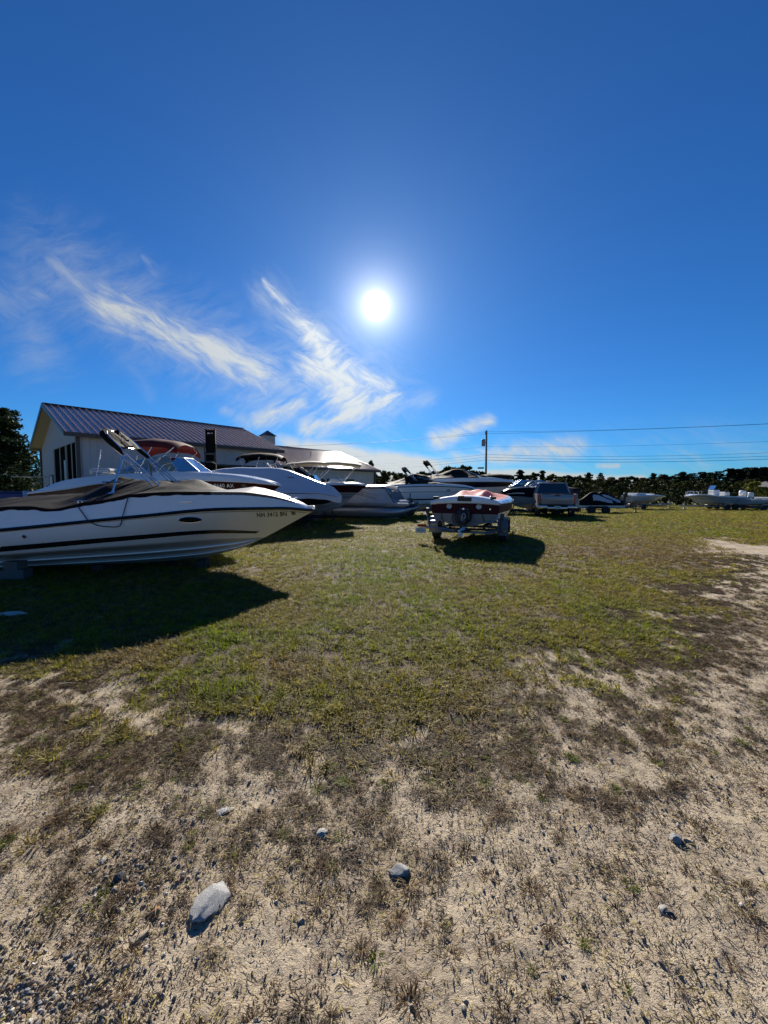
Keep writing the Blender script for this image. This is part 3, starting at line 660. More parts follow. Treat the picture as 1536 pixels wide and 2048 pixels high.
# the lower, nearer belt of bushes and young trees
for i in range(34):
    px = 745 + i*26.5 + 5*math.sin(i*2.3); D = 56 + 9*((i*3) % 4)/3; p = at(px, 978, D); top = 962 + 4*math.sin(i*1.7) + (3 if px < 1000 else -1)
    s = (hgt(top, D) + .35)/8
    v = 'olive brown bushy growth' if i % 2 == 0 else 'dark green bushy growth'
    tree('bush', v + ', ' + nth(v) + ' such from the left in the belt below the treeline', 'bush', 'bush', i % 2, p.x, D, s, group=('olive' if i % 2 == 0 else 'dark') + ' bushes of the belt below the treeline', wide=1.25)
for i in range(22):
    px = 1090 + i*23; D = 46 + 4*((i*3) % 3)/2; p = at(px, 978, D); s = (hgt(985 + 7*math.sin(i*2.1), D) + .35)/8
    tree('bush', ('low dark' if i % 2 else 'low olive') + ' shrub, ' + nth('low%d' % (i % 2)) + ' such from the left along the far edge of the field', 'bush', 'bush', i % 2, p.x, D, s, group=('dark' if i % 2 else 'olive') + ' low shrubs along the edge of the field', wide=1.25)
for px, top, lab, w in ((1510, 963, 'bright sunlit yellow green shrub at the right edge, behind the white boats', 1.0), (1226, 972, 'round olive shrub behind the covered watercraft', .9), (1282, 966, 'leafy olive shrub behind the small white skiff', .9)):
    D = 37 if px > 1500 else 44; p = at(px, 978, D); s = (hgt(top, D) + .35)/8
    tree('bush', lab, 'bush', 'bush', 2 if px > 1500 else 0, p.x, D, s, wide=w*.85)
# small tree peeping over the second barn
p = at(742, 978, 60); tree('tree', 'thin small tree peeping over the right end of the second barn', 'tree', 'deep', 1, p.x, 60, (hgt(921, 60)+.35)/8, wide=.35)
for px, top in ((35, 962), (-60, 930), (-150, 900), (-300, 915)):
    p = at(px, 978, 95); tree('tree', 'dark tree far behind the pale house at left' if px > 0 else 'dark tree outside the left edge of the view', 'tree', 'deep', 1, p.x, 95, (hgt(top, 95)+.35)/8, group=None if px > 0 else 'dark trees outside the left edge', wide=1.4)
for i in range(10):     # the treeline goes on to the right of the view
    px = 1620 + i*60; D = 80; p = at(px, 978, D); tree('pine_tree', 'dark pine outside the right edge of the view', 'tree', 'pine', i, p.x, D, (hgt(936, D)+.35)/11, group='pines outside the right edge', wide=1.4)

# ================================================================== BUILDINGS
SIDING = mat('white_siding', (.40, .40, .395), .45, var=.05, vscale=1.5, dirt=.12)
TRIM = mat('brown_trim', (.045, .030, .026), .4, var=.1)
ROOFM = mat('brown_metal_roof', (.34, .25, .235), .22, .0, var=.06, vscale=1.0, spec=.4)
SOFFIT = mat('pale_soffit', (.45, .41, .32), .6, var=.08)
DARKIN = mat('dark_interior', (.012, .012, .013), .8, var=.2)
DOORM = mat('white_overhead_door', (.52, .52, .52), .4, var=.05)

def barn(name, label, corner, u, L, Wd, eave, ridge, wall_open, gable_open, end_gable_far=True, over=.35, rib=.31):
    "corner = near eave corner on the ground; u = unit direction of the long eave; v goes away from us"
    u = Vector((u[0], u[1], 0)).normalized(); v = Vector((-u.y, u.x, 0)); rz = math.atan2(u.y, u.x)
    t = thing(name, label, 'building', corner, rz)            # local x = u, local y = v
    hw = Wd/2; g0 = -.3
    def roof_z(y): return eave + (ridge-eave)*(1-abs(y-hw)/hw)
    pitch = math.atan2(ridge-eave, hw); SL = hw/math.cos(pitch)
    pm = {}
    def panel(w):
        mb = MB(); mb.box((w/2, SL/2, 0), (w-.004, SL, .03))
        for xx in (.02, w*.5): 
            hh = .065 if xx < .1 else .012
            mb.poly([(xx-.022, .015), (xx-.010, .015+hh), (xx+.010, .015+hh), (xx+.022, .015)], SL, lambda a, b, c: (a, c, b))
        return mb.mesh('roof_panel', ROOFM)
    n = int(round(L/rib)); w = L/n; pm = panel(w)
    for side in (0, 1):
        for k in range(n):
            o = put('roof_panel', pm, t)
            if side == 0: o.location = (k*w, 0, eave); o.rotation_euler = (pitch, 0, 0)
            else: o.location = (k*w + w, Wd, eave); o.rotation_euler = (pitch, 0, math.pi)
    mb = MB(); mb.box((L/2, hw-.10, ridge+.035), (L, .24, .02)); mb.box((L/2, hw+.10, ridge+.034), (L-.01, .24, .02)); mb.obj('ridge_cap', TRIM, t)
    for yy, s in ((0, -1), (Wd, 1)):
        mb = MB(); mb.box((L/2, yy + s*.012, eave-.08), (L, .02, .2)); mb.obj('eave_fascia', TRIM, t)
        mb = MB(); mb.box((L/2, yy - s*(over/2), eave-.115), (L-.06, over, .02)); mb.obj('soffit', SOFFIT, t)
    for xx in (0, L):
        s = -1 if xx == 0 else 1
        for sd in (0, 1):
            a = Vector((xx, 0 if sd == 0 else Wd, eave)); b = Vector((xx, hw, ridge)); mb = MB()
            q = [a + Vector((s*.012, 0, .05)), b + Vector((s*.012, 0, .05)), b + Vector((s*.012, 0, -.17)), a + Vector((s*.012, 0, -.17))]
            mb.add([p + Vector((d, 0, 0)) for d in (-.012, .012) for p in q], [(0, 1, 2, 3), (7, 6, 5, 4), (0, 4, 5, 1), (1, 5, 6, 2), (2, 6, 7, 3), (3, 7, 4, 0)]); mb.obj('rake_board', TRIM, t)
            q = [a + Vector((0, 0, -.10)), b + Vector((0, 0, -.10)), b + Vector((-s*over*1.6, 0, -.10)), a + Vector((-s*over*1.6, 0, -.10))]
            mb = MB(); mb.add([p + Vector((0, 0, d)) for d in (0, -.03) for p in q], [(0, 1, 2, 3), (7, 6, 5, 4), (0, 4, 5, 1), (1, 5, 6, 2), (2, 6, 7, 3), (3, 7, 4, 0)]); mb.obj('soffit', SOFFIT, t)
    gx0, gx1, y0, y1 = over*1.6, L-over*1.6, over, Wd-over
    def strip_panel(x, wd, zlo, ztop0, ztop1, plane):
        "one upright siding panel with ribs; plane maps (along, out, z)"
        mb = MB(); q = [(x+.002, 0, zlo), (x+wd-.002, 0, zlo), (x+wd-.002, 0, ztop1), (x+.002, 0, ztop0)]
        mb.add([plane(a, d, z) for d in (0, -.04) for a, _, z in q], [(0, 1, 2, 3), (7, 6, 5, 4), (0, 4, 5, 1), (1, 5, 6, 2), (2, 6, 7, 3), (3, 7, 4, 0)])
        for k in range(3):
            xx = x + wd*(k+.5)/3; zt = lerp(ztop0, ztop1, (k+.5)/3)
            q = [(xx-.028, .001), (xx-.012, .02), (xx+.012, .02), (xx+.028, .001)]
            mb.add([plane(a, d, zlo) for a, d in q] + [plane(a, d, zt) for a, d in q], [(0, 1, 5, 4), (1, 2, 6, 5), (2, 3, 7, 6), (0, 4, 7, 3)])
        mb.obj('siding_panel', SIDING, t)
    def wall(length, a0, plane, top, opens):
        n = int(round(length/.9)); wd = length/n
        for k in range(n):
            x = a0 + k*wd; xm = x + wd/2; op = [o for o in opens if o[0]-.01 < xm < o[1]+.01]
            zt0, zt1 = top(x), top(x+wd)
            if op:
                _, _, lo, hi = op[0]
                if lo > g0+.4: strip_panel(x, wd, g0, lo, lo, plane)
                if zt0 > hi+.05: strip_panel(x, wd, hi, zt0, zt1, plane)
            else: strip_panel(x, wd, g0, zt0, zt1, plane)
        return wd
    lw = gx1-gx0; nl = int(round(lw/.9)); wl = lw/nl
    gw = y1-y0; ng = int(round(gw/.9)); wg = gw/ng
    zl = lambda x: roof_z(over) - .12; zg = lambda y: roof_z(y) - .13
    sn_l = lambda o: (gx0 + round((o[0]-gx0)/wl)*wl, gx0 + round((o[1]-gx0)/wl)*wl, o[2], o[3])
    sn_g = lambda o: (y0 + round((o[0]-y0)/wg)*wg, y0 + round((o[1]-y0)/wg)*wg, o[2], o[3])
    wall_o = [sn_l(o) for o in wall_open]; gab_o = [sn_g(o) for o in gable_open]; rec = [(max(a, y0+.16), b, c, d) for a, b, c, d in gab_o]
    wall(lw, gx0, lambda a, d, z: (a, y0 - d, z), zl, wall_o); wall(lw, gx0, lambda a, d, z: (a, y1 + d, z), zl, [])
    wall(gw, y0, lambda a, d, z: (gx0 - d, a, z), zg, gab_o); wall(gw, y0, lambda a, d, z: (gx1 + d, a, z), zg, [])
    for xx, yy in ((gx0-.03, y0-.03), (gx1+.03, y0-.03), (gx0-.03, y1+.03), (gx1+.03, y1+.03)):
        mb = MB(); mb.box((xx, yy, (g0+eave-.13)/2), (.16, .16, eave-.13-g0)); mb.obj('corner_trim', TRIM, t)
    return t, wall_o, rec, (gx0, gx1, y0, y1)

c0 = at(130, 900, 18.0)
B, wo_, go_, (gx0, gx1, y0, y1) = barn('barn', 'white sided barn with ribbed brown metal roof and tall open gable doors, at left', (c0.x, 18.0, 0), (.66, .75), 11.9, 11.2, 4.2, 6.28, [(5.7, 9.3, -.3, 2.95)], [(.45, 3.2, -.3, 3.85), (3.4, 6.7, -.3, 3.85)])
# the dark inside, door frames, half-raised door
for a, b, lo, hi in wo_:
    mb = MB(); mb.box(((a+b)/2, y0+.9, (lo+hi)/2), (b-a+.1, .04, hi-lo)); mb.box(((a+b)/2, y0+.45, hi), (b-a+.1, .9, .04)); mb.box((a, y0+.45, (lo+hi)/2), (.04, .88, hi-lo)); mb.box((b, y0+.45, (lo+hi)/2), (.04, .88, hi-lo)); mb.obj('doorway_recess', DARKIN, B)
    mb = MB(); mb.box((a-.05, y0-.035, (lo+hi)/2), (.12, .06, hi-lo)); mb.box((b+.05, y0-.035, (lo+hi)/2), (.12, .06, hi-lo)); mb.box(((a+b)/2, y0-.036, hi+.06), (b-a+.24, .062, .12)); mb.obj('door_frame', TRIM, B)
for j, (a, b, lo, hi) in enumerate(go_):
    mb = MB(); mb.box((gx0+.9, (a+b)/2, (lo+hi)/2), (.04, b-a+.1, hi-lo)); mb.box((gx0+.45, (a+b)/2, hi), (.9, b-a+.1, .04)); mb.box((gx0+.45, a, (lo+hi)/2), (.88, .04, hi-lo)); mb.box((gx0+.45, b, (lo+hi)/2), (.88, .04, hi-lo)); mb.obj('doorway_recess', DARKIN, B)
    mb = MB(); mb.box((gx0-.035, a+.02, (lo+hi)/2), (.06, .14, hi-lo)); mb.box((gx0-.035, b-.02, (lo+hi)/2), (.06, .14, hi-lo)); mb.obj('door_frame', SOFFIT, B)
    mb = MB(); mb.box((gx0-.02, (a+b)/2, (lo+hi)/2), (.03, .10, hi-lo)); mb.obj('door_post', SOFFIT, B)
    if j == 1:
        mb = MB(); mb.box((gx0+.05, a+.65, 2.45), (.04, .95, 1.3)); mb.obj('door_window', mat('dusty_pane', (.3, .3, .31), .3), B)
mb = MB(); mb.box((gx0-.03, 7.6, 1.15), (.05, 1.0, 2.3)); d = mb.obj('side_door', DOORM, B)
mb = MB()
for yy in (7.07, 8.13): mb.box((gx0-.035, yy, 1.15), (.07, .07, 2.36))
mb.box((gx0-.035, 7.6, 2.36), (.068, 1.13, .07)); mb.obj('frame', TRIM, d)
mb = MB(); mb.box((gx0-.04, 8.9, 1.3), (.05, .55, .95)); w_ = mb.obj('window', glass('dark_window', (.03, .03, .035)), B); mb = MB()
for yy, zz, a, b in ((8.6, 1.3, .07, 1.09), (9.2, 1.3, .07, 1.09), (8.9, 1.81, .53, .07), (8.9, .79, .53, .07)): mb.box((gx0-.045, yy, zz), (.07, a, b))
mb.obj('frame', SOFFIT, w_)
mb = MB(); mb.tube([(gx0-.08, 8.6, 2.3), (gx0-1.6, 9.9, 2.3)], .03, 6); mb.tube([(gx0-.08, 9.5, 1.9), (gx0-.8, 9.4, 2.3)], .02, 6); mb.obj('bracket_pole', ALU, B)

u2 = Vector((.66, .75, 0)).normalized(); e2 = Vector((at(762, 941.5, 36).x, 36, 0)); c2 = e2 - u2*15.0
v2 = Vector((-u2.y, u2.x, 0))
B2, wo2, _, (hx0, hx1, hy0, hy1) = barn('barn', 'second white barn with ribbed metal roof and a small cupola, behind the first', (c2.x, c2.y, -.35), (u2.x, u2.y), 15.0, 11.4, 3.60, 5.66, [(8.6, 11.9, -.3, 2.6)], [], rib=.33)
a, b, lo, hi = wo2[0]
mb = MB(); mb.box(((a+b)/2, hy0+.12, (lo+hi)/2), (b-a-.02, .05, hi-lo-.02)); dd = mb.obj('overhead_door', DOORM, B2)
for k in range(4):
    mb = MB(); mb.box(((a+b)/2, hy0+.085, lo+.42+(hi-lo)/4*k), (b-a-.1, .02, (hi-lo)/4-.06)); mb.obj('panel', DOORM, dd)
mb = MB(); mb.box((a-.06, hy0-.035, (lo+hi)/2), (.14, .06, hi-lo)); mb.box((b+.06, hy0-.035, (lo+hi)/2), (.14, .06, hi-lo)); mb.box(((a+b)/2, hy0-.036, hi+.07), (b-a+.26, .062, .14)); mb.obj('door_frame', TRIM, B2)
mb = MB(); mb.box((13.1, hy0-.04, 1.75), (1.1, .05, .9)); w_ = mb.obj('window', glass('dark_window'), B2); mb = MB()
for xx, zz, aa, bb in ((12.5, 1.75, .08, 1.06), (13.7, 1.75, .08, 1.06), (13.1, 2.24, 1.12, .08), (13.1, 1.26, 1.12, .08), (13.1, 1.75, .04, .9)): mb.box((xx, hy0-.05, zz), (aa, .08, bb))
mb.obj('frame', TRIM, w_)
# cupola
cx = 15.0 - (at(762, 941, 36).x*0) - 8.3
cu = MB(); cu.box((cx, 5.7, 5.95), (.9, .9, 1.0)); cup = cu.obj('cupola', SIDING, B2)
mb = MB(); mb.add([(cx-.58, 5.12, 6.44), (cx+.58, 5.12, 6.44), (cx+.58, 6.28, 6.44), (cx-.58, 6.28, 6.44), (cx, 5.7, 6.95)], [(0, 1, 4), (1, 2, 4), (2, 3, 4), (3, 0, 4), (3, 2, 1, 0)]); mb.obj('roof', TRIM, cup)
mb = MB()
for s in (-1, 1):
    for k in range(5): mb.box((cx, 5.7 + s*.46, 5.75 + k*.12), (.5, .03, .05)); mb.box((cx + s*.46, 5.7, 5.75 + k*.12), (.03, .5, .05))
mb.obj('louvre', SOFFIT, cup)
mb = MB(); mb.lathe([(.05, 4.4), (.05, 5.0)], (9.2, 3.0, 0), 'Z', 10); mb.lathe([(.09, 5.0), (.09, 5.05)], (9.2, 3.0, 0), 'Z', 10); mb.obj('vent_pipe', GALV, B2)

# pale house far left under the pine
def house():
    D = 62; p = at(45, 978, D); t = thing('house', 'pale low house with dark windows far behind the pine, at left', 'building', (p.x, D, -.35), R(12))
    mb = MB(); mb.box((0, 2.5, 1.25), (11, 5, 2.7)); mb.obj('wall', SIDING, t)
    mb = MB(); mb.add([(-5.7, -.4, 2.6), (5.7, -.4, 2.6), (5.7, 5.4, 2.6), (-5.7, 5.4, 2.6), (-5.7, 2.5, 4.0), (5.7, 2.5, 4.0)], [(0, 1, 5, 4), (2, 3, 4, 5), (0, 4, 3), (1, 2, 5), (0, 3, 2, 1)]); mb.obj('roof', mat('grey_shingle', (.12, .12, .13), .8), t)
    for x in (-3.6, -1.0, 1.3, 2.5, 4.2):
        mb = MB(); mb.box((x, -.02, 1.5), (.9, .05, .9)); w = mb.obj('window', glass('dark_window'), t)
        mb = MB()
        for a, b, c, d in ((-.48, 0, .07, 1.03), (.48, 0, .07, 1.03), (0, .48, .89, .07), (0, -.48, .89, .07)): mb.box((x+a, -.04, 1.5+b), (c, .08, d))
        mb.obj('frame', TRIM, w)
house()
def barrel(px, py, D, label, m, w=.45, h=.8):
    p = at(px, py, D); o = MB().lathe([(w*.46, 0), (w*.5, .03), (w*.5, h*.32), (w*.52, h*.34), (w*.5, h*.36), (w*.5, h*.66), (w*.52, h*.68), (w*.5, h*.70), (w*.5, h-.03), (w*.46, h), (w*.44, h-.02), (.02, h-.02)], (0, 0, 0), 'Z', 20).obj('barrel', m, smooth=True)
    o.location = (p.x, D, GZ(p.x, D)); tag(o, label, 'barrel')
barrel(57, 980, 21.0, 'pale lavender plastic barrel standing below the pine at left', mat('pale_plastic', (.35, .35, .45), .5), .5, 1.45)
p = at(28, 980, 21.5); bn_ = thing('dumpster', 'long dark blue bin under the pine at the far left', 'bin', (p.x, 21.5, 0), R(5)); mb = MB(); mb.rbox((0, 0, .68), (1.5, .9, 1.3), .05); mb.obj('body', mat('blue_plastic', (.02, .03, .16), .5), bn_); mb = MB(); mb.rbox((0, 0, 1.38), (1.56, .96, .09), .03); mb.obj('lid', mat('blue_lid', (.015, .02, .10), .5), bn_)

# ================================================================== UTILITY POLE AND WIRES
D = 56; pp = at(972, 940, D); ZT = hgt(861, D)
POLEM = mat('pole_timber', (.13, .10, .08), .9, var=.25, vscale=3, bump=.5)
ld = Vector((62-pp.x, 42-56, 0)).normalized(); prz = math.atan2(ld.y, ld.x)
def pole(label, x, y, top, full=True):
    t = thing('utility_pole', label, 'pole', (x, y, -.35), prz)
    h = top + .35; mb = MB(); mb.tube([(0, 0, 0), (0, 0, h*.5), (0, 0, h)], [.17, .14, .11], 10); mb.obj('shaft', POLEM, t)
    mb = MB(); mb.box((-.12, 0, h-.5), (.1, 2.4, .12)); mb.tube([(-.1, -.6, h-.52), (-.05, 0, h-1.1)], .02, 5); mb.tube([(-.1, .6, h-.52), (-.05, 0, h-1.1)], .02, 5); mb.obj('crossarm', POLEM, t)
    for yy in (-1.1, -.6, .6, 1.1):
        mb = MB(); mb.lathe([(.02, 0), (.055, .04), (.03, .08), (.055, .12), (.03, .17)], (-.12, yy, h-.44), 'Z', 8); mb.obj('insulator', mat('porcelain', (.4, .4, .42), .25), t)
    if full:
        mb = MB(); mb.lathe([(.0, -.5), (.24, -.48), (.26, -.4), (.26, .42), (.2, .5), (0, .52)], (-.42, -.12, h-1.75), 'Z', 14); mb.obj('transformer', mat('transformer_grey', (.2, .21, .22), .5), t, smooth=True)
        mb = MB(); mb.box((-.2, 0, h-1.75), (.3, .1, .1)); mb.box((-.2, 0, h-1.3), (.2, .06, .06)); mb.obj('bracket', GALV, t)
        mb = MB(); mb.rbox((-.75, .1, 4.95), (.9, .25, .22), .05); mb.obj('splice_box', BLKP, t)
    return t
pole('tall wooden utility pole with crossarm and grey transformer behind the boats', pp.x, D, ZT)
pole('wooden utility pole outside the right edge of the view', 62, 42, ZT+.1)
lp = Vector((pp.x, D, 0)) - Vector((47, -16, 0)); pole('wooden utility pole far behind the second barn', lp.x, lp.y, ZT-.2, False)
def wire(label, a, b, sag, r=.012):
    mb = MB(); pts = []
    for k in range(25):
        t = k/24; p = Vector(a).lerp(Vector(b), t); p.z -= sag*4*t*(1-t); pts.append(p)
    mb.tube(pts, r, 5); tag(mb.obj('overhead_wire', mat('wire_black', (.02, .02, .022), .6)), label, 'cable')
pv = Vector((-ld.y, ld.x, 0))
WL = {0: 'uppermost', 1: 'second highest', 2: 'third highest', 3: 'fourth highest', 4: 'fifth highest', 5: 'lowest and thickest'}
for k, (zz, off, sg, r) in enumerate(((ZT-.32, 1.1, .25, .016), (ZT-.34, -1.1, .5, .014), (ZT-2.3, .2, .5, .012), (6.55, .15, .8, .016), (6.15, .15, .8, .018), (5.75, .15, .75, .024))):
    A = pp + pv*off; Bq = Vector((62, 42, 0)) + pv*off; C = lp + pv*off
    wire(WL[k] + ' wire from the utility pole to the right', (A.x, A.y, zz), (Bq.x, Bq.y, zz+.1), sg, r)
    wire(WL[k] + ' wire from the utility pole to the left', (A.x, A.y, zz), (C.x, C.y, zz-.2), sg+.3, r*.9)
# ================================================================== BOATS
class Hull:
    def __init__(s, L, B, rail, chine, keel, xc, cb=.86, p=3.0, t0=.4, bulge=.03, tr=.94):
        s.L, s.B, s.xc = L, B, xc; s.rz, s.cz, s.kz = curve(rail), curve(chine), curve(keel); s.cb, s.p, s.t0, s.bulge, s.tr = cb, p, t0, bulge, tr
    def br(s, t): return s.B/2*(s.tr + (1-s.tr)*min(1, t/.3))*(1-max(0, (t-s.t0)/(1-s.t0))**s.p)
    def bc(s, t): return s.B/2*s.cb*(s.tr + (1-s.tr)*min(1, t/.3))*(1-max(0, (t-s.t0+.08)/(1-s.t0+.08))**(s.p-.7))
    def rail(s, t): return Vector((s.L*t, s.br(t), s.rz(t)))
    def side(s, t, v, off=0.0):
        a = s.rail(t); b = Vector((s.xc*t + (s.L-s.xc)*0, s.bc(t), s.cz(t))); p = a.lerp(b, v)
        fl = 1 - 2.4*max(0, t-.55); p.y += s.bulge*4*v*(1-v)*fl*(1 if t < .97 else (1-t)/.03); p.y = max(p.y, 0)
        if off:
            e = .01; t2 = min(1, t+e); t1 = max(0, t-e); v1, v2 = max(0, v-.02), min(1, v+.02)
            n = (s.side(t2, v)-s.side(t1, v)).cross(s.side(t, v2)-s.side(t, v1))
            if n.length > 1e-9:
                n.normalize(); n = n if n.y > 0 else -n
                p += n*off
        return p
    def bottom(s, t, f):
        a = Vector((s.xc*t, s.bc(t), s.cz(t))); b = Vector((s.xc*t, 0, s.kz(t))); return a.lerp(b, f)
TS = [1-(1-i/46)**1.35 for i in range(47)]
def flip(p, s): return Vector((p.x, p.y*s, p.z))
def hull_part(H, root, m, mb_=None, nv=6):
    "topsides are one mesh, the bottom another"
    mb = MB()
    for s in (1, -1): mb.loft([[flip(H.side(t, v/nv), s) for v in range(nv+1)] for t in TS])
    for k in range(nv):   # transom
        a0, a1 = H.side(0, k/nv), H.side(0, (k+1)/nv); mb.add([a0, a1, flip(a1, -1), flip(a0, -1)], [(0, 1, 2, 3)])
    hull = mb.obj('hull', m, root, smooth=30)
    mb = MB(); fr = (0, .05, .06, .34, .36, .40, .66, .68, .72, 1.0)
    def bp(t, f):
        p = H.bottom(t, f)
        if f == .05: p = H.bottom(t, .05); p.z = H.cz(t) - .004
        if f in (.36, .68): p.z -= .028*(1 if t < .9 else (1-t)*10)
        return p
    for s in (1, -1): mb.loft([[flip(bp(t, f), s) for f in fr] for t in TS])
    for k in range(len(fr)-1):
        a0, a1 = bp(0, fr[k]), bp(0, fr[k+1]); mb.add([a0, a1, flip(a1, -1), flip(a0, -1)], [(0, 1, 2, 3)])
    mb.obj('hull_bottom', mb_ or m, root, smooth=20)
    return hull
def strip(H, root, name, m, v0, v1, t0=0.0, t1=1.0, off=.004, both=True):
    mb = MB(); f0 = v0 if callable(v0) else (lambda t: v0); f1 = v1 if callable(v1) else (lambda t: v1)
    for s in ((1, -1) if both else (-1,)):
        mb.loft([[flip(H.side(t, lerp(f0(t), f1(t), k/3), off), s) for k in range(4)] for t in [lerp(t0, t1, 1-(1-i/50)**1.2) for i in range(51)]])
    mb.obj(name, m, root, smooth=True)
def rubrail(H, root, m, r=.022, name='rub_rail'):
    mb = MB()
    pts = [flip(H.rail(t) + Vector((0, .006, 0)), 1) for t in TS] + [flip(H.rail(t) + Vector((0, .006, 0)), -1) for t in TS[::-1][1:]]
    mb.tube(pts, r, 6); mb.obj(name, m, root, smooth=True)
class Deck:
    "moulding above the rail: edge(t) is where it turns in to the flat of the deck"
    def __init__(s, H, inset, z, crown=.04): s.H = H; s.i = curve(inset); s.z = curve(z); s.crown = crown
    def edge(s, t):
        r = s.H.rail(t); return Vector((r.x - .04*t*t, max(0, r.y - s.i(t)), s.z(t)))
    def build(s, root, m, crown=True):
        mb = MB()
        for sd in (1, -1):
            rings = []
            for t in TS:
                r = s.H.rail(t); e = s.edge(t); mid = r.lerp(e, .55); mid.y += .018*(1 if t < .95 else (1-t)*20); mid.z += .012
                row = [r, Vector((r.x, max(0, r.y-.004), r.z+.02)), mid, e]
                for k in range(1, 6):
                    f = 1-k/5; row.append(Vector((e.x, e.y*f, e.z + s.crown*(1-f*f))))
                rings.append([flip(p, sd) for p in row])
            mb.loft(rings)
            mb.add([flip(p, sd) for p in rings and [flip(q, sd) for q in rings[0]]] + [Vector((0, 0, s.H.rz(0)))], [(k, k+1, len(rings[0])) for k in range(len(rings[0])-1)])
        return mb.obj('deck', m, root, smooth=35)
def plin(pts):
    xs = [p[0] for p in pts]; ys = [p[1] for p in pts]; return lambda x: float(np.interp(x, xs, ys))
def cover(D, root, m, zc, t0=0.0, t1=1.0, out=.02, drop=.05, k=1.15, wr=.02, seed=0, name='cover', n=70, zfn=None, sharp=False):
    "canvas pulled from deck edge over a ridge line of height zc(t)"
    f = plin(zc) if sharp else curve(zc); mb = MB(); rows = []
    for i in range(n+1):
        t = lerp(t0, t1, i/n); e = D.edge(t); z = max(f(t), e.z+.005); row = []
        r = D.H.rail(t)
        for j in range(-13, 14):
            a = abs(j)/12; sd = 1 if j >= 0 else -1
            if a > 1: p = Vector((e.x, (e.y+out*1.2)*sd, e.z-drop + .012*math.sin(i*.9)))
            else:
                y = e.y*a; h = (1-a)**k if a > .5 else lerp(1, .5**k, 0) - (1-.5**k)*(a/.5)**1.25
                zz = lerp(e.z, z, max(0, h)) + .012
                w = mnoise.noise(Vector((e.x*2.1+seed, a*3*sd, seed)))*wr + .6*wr*mnoise.noise(Vector((e.x*6+a*4+seed, a*2*sd, seed+5)))
                p = Vector((e.x + .03*(1 if t > .98 else 0), (y + (out if a > .9 else 0))*sd, zz + w*min(1, 2.5*(1-a)+.15)))
            row.append(p)
        rows.append(row)
    mb.loft(rows); return mb.obj(name, m, root, smooth=60)
def text_on(H, root, s_, x0, zc, h, m, sd=-1, name='registration_number', off=.006, shear=0.0, gap=1.0, bold=.05, xs=1.0):
    "lettering wrapped on the hull side; x0 = where it starts, measured from the stern; zc = height of its foot"
    cu = bpy.data.curves.new('t', 'FONT'); cu.body = s_; cu.size = h/.70; cu.shear = shear; cu.offset = bold*h; cu.space_character = gap; cu.resolution_u = 2
    ob = bpy.data.objects.new('t', cu); COL.objects.link(ob); dg = bpy.context.evaluated_depsgraph_get(); me0 = ob.evaluated_get(dg).to_mesh()
    V = []
    for v in me0.vertices:
        x = x0 + v.co.x*xs if sd < 0 else x0 - v.co.x*xs; z = zc + v.co.y
        V.append(surf(H, x, z, sd, off))
    F = [tuple(p.vertices) for p in me0.polygons]; ob.to_mesh_clear(); bpy.data.objects.remove(ob)
    me = bpy.data.meshes.new(name); me.from_pydata(V, [], F); me.materials.append(m); return put(name, me, root)
def surf(H, x, z, sd, off):
    "place on the topsides at length x and height z"
    v = .3; t = x/H.L
    for _ in range(12):
        p = H.side(min(t, 1), v); t += (x-p.x)/H.L*.8; a = H.side(min(max(t, 0), 1), 0).z; b = H.side(min(max(t, 0), 1), 1).z
        v = min(1, max(0, v + (z-p.z)/(b-a)*.8))
    return flip(H.side(min(max(t, 0), 1), v, off), sd)
def disc_on(H, root, name, x, z, rx, rz_, m, sd=-1, off=.006, n=24, mid=0):
    c = surf(H, x, z, sd, off); V = [c] + [surf(H, x + rx*math.cos(2*math.pi*k/n), z + rz_*math.sin(2*math.pi*k/n), sd, off) for k in range(n)]
    return MB().add(V, [(0, k+1, (k+1) % n + 1) for k in range(n)]).obj(name, m, root)
def windshield(root, base, top, m=None, fr=ALU, r=.014, posts=None):
    "curved screen: panes between base and top points, mirrored; frame tubes along the edges"
    m = m or WSG; pts = [(b, t) for b, t in zip(base, top)]; full = [(flip(Vector(b), -1), flip(Vector(t), -1)) for b, t in pts][::-1] + [(Vector(b), Vector(t)) for b, t in pts]
    ws = thing_part('windshield', root)
    for i in range(len(full)-1):
        (b0, t0), (b1, t1) = full[i], full[i+1]
        if (b0-b1).length < 1e-4: continue
        MB().add([b0, b1, t1, t0], [(0, 1, 2, 3)]).obj('pane', m, ws)
    mb = MB(); mb.tube([t for _, t in full], r, 6); mb.tube([b for b, _ in full], r*.9, 6)
    for b, t in full: mb.tube([b, t], r*.9, 6)
    mb.obj('frame', fr, ws)
def thing_part(name, root):
    o = bpy.data.objects.new(name, None); COL.objects.link(o); o.parent = root; o.empty_display_size = .1; return o
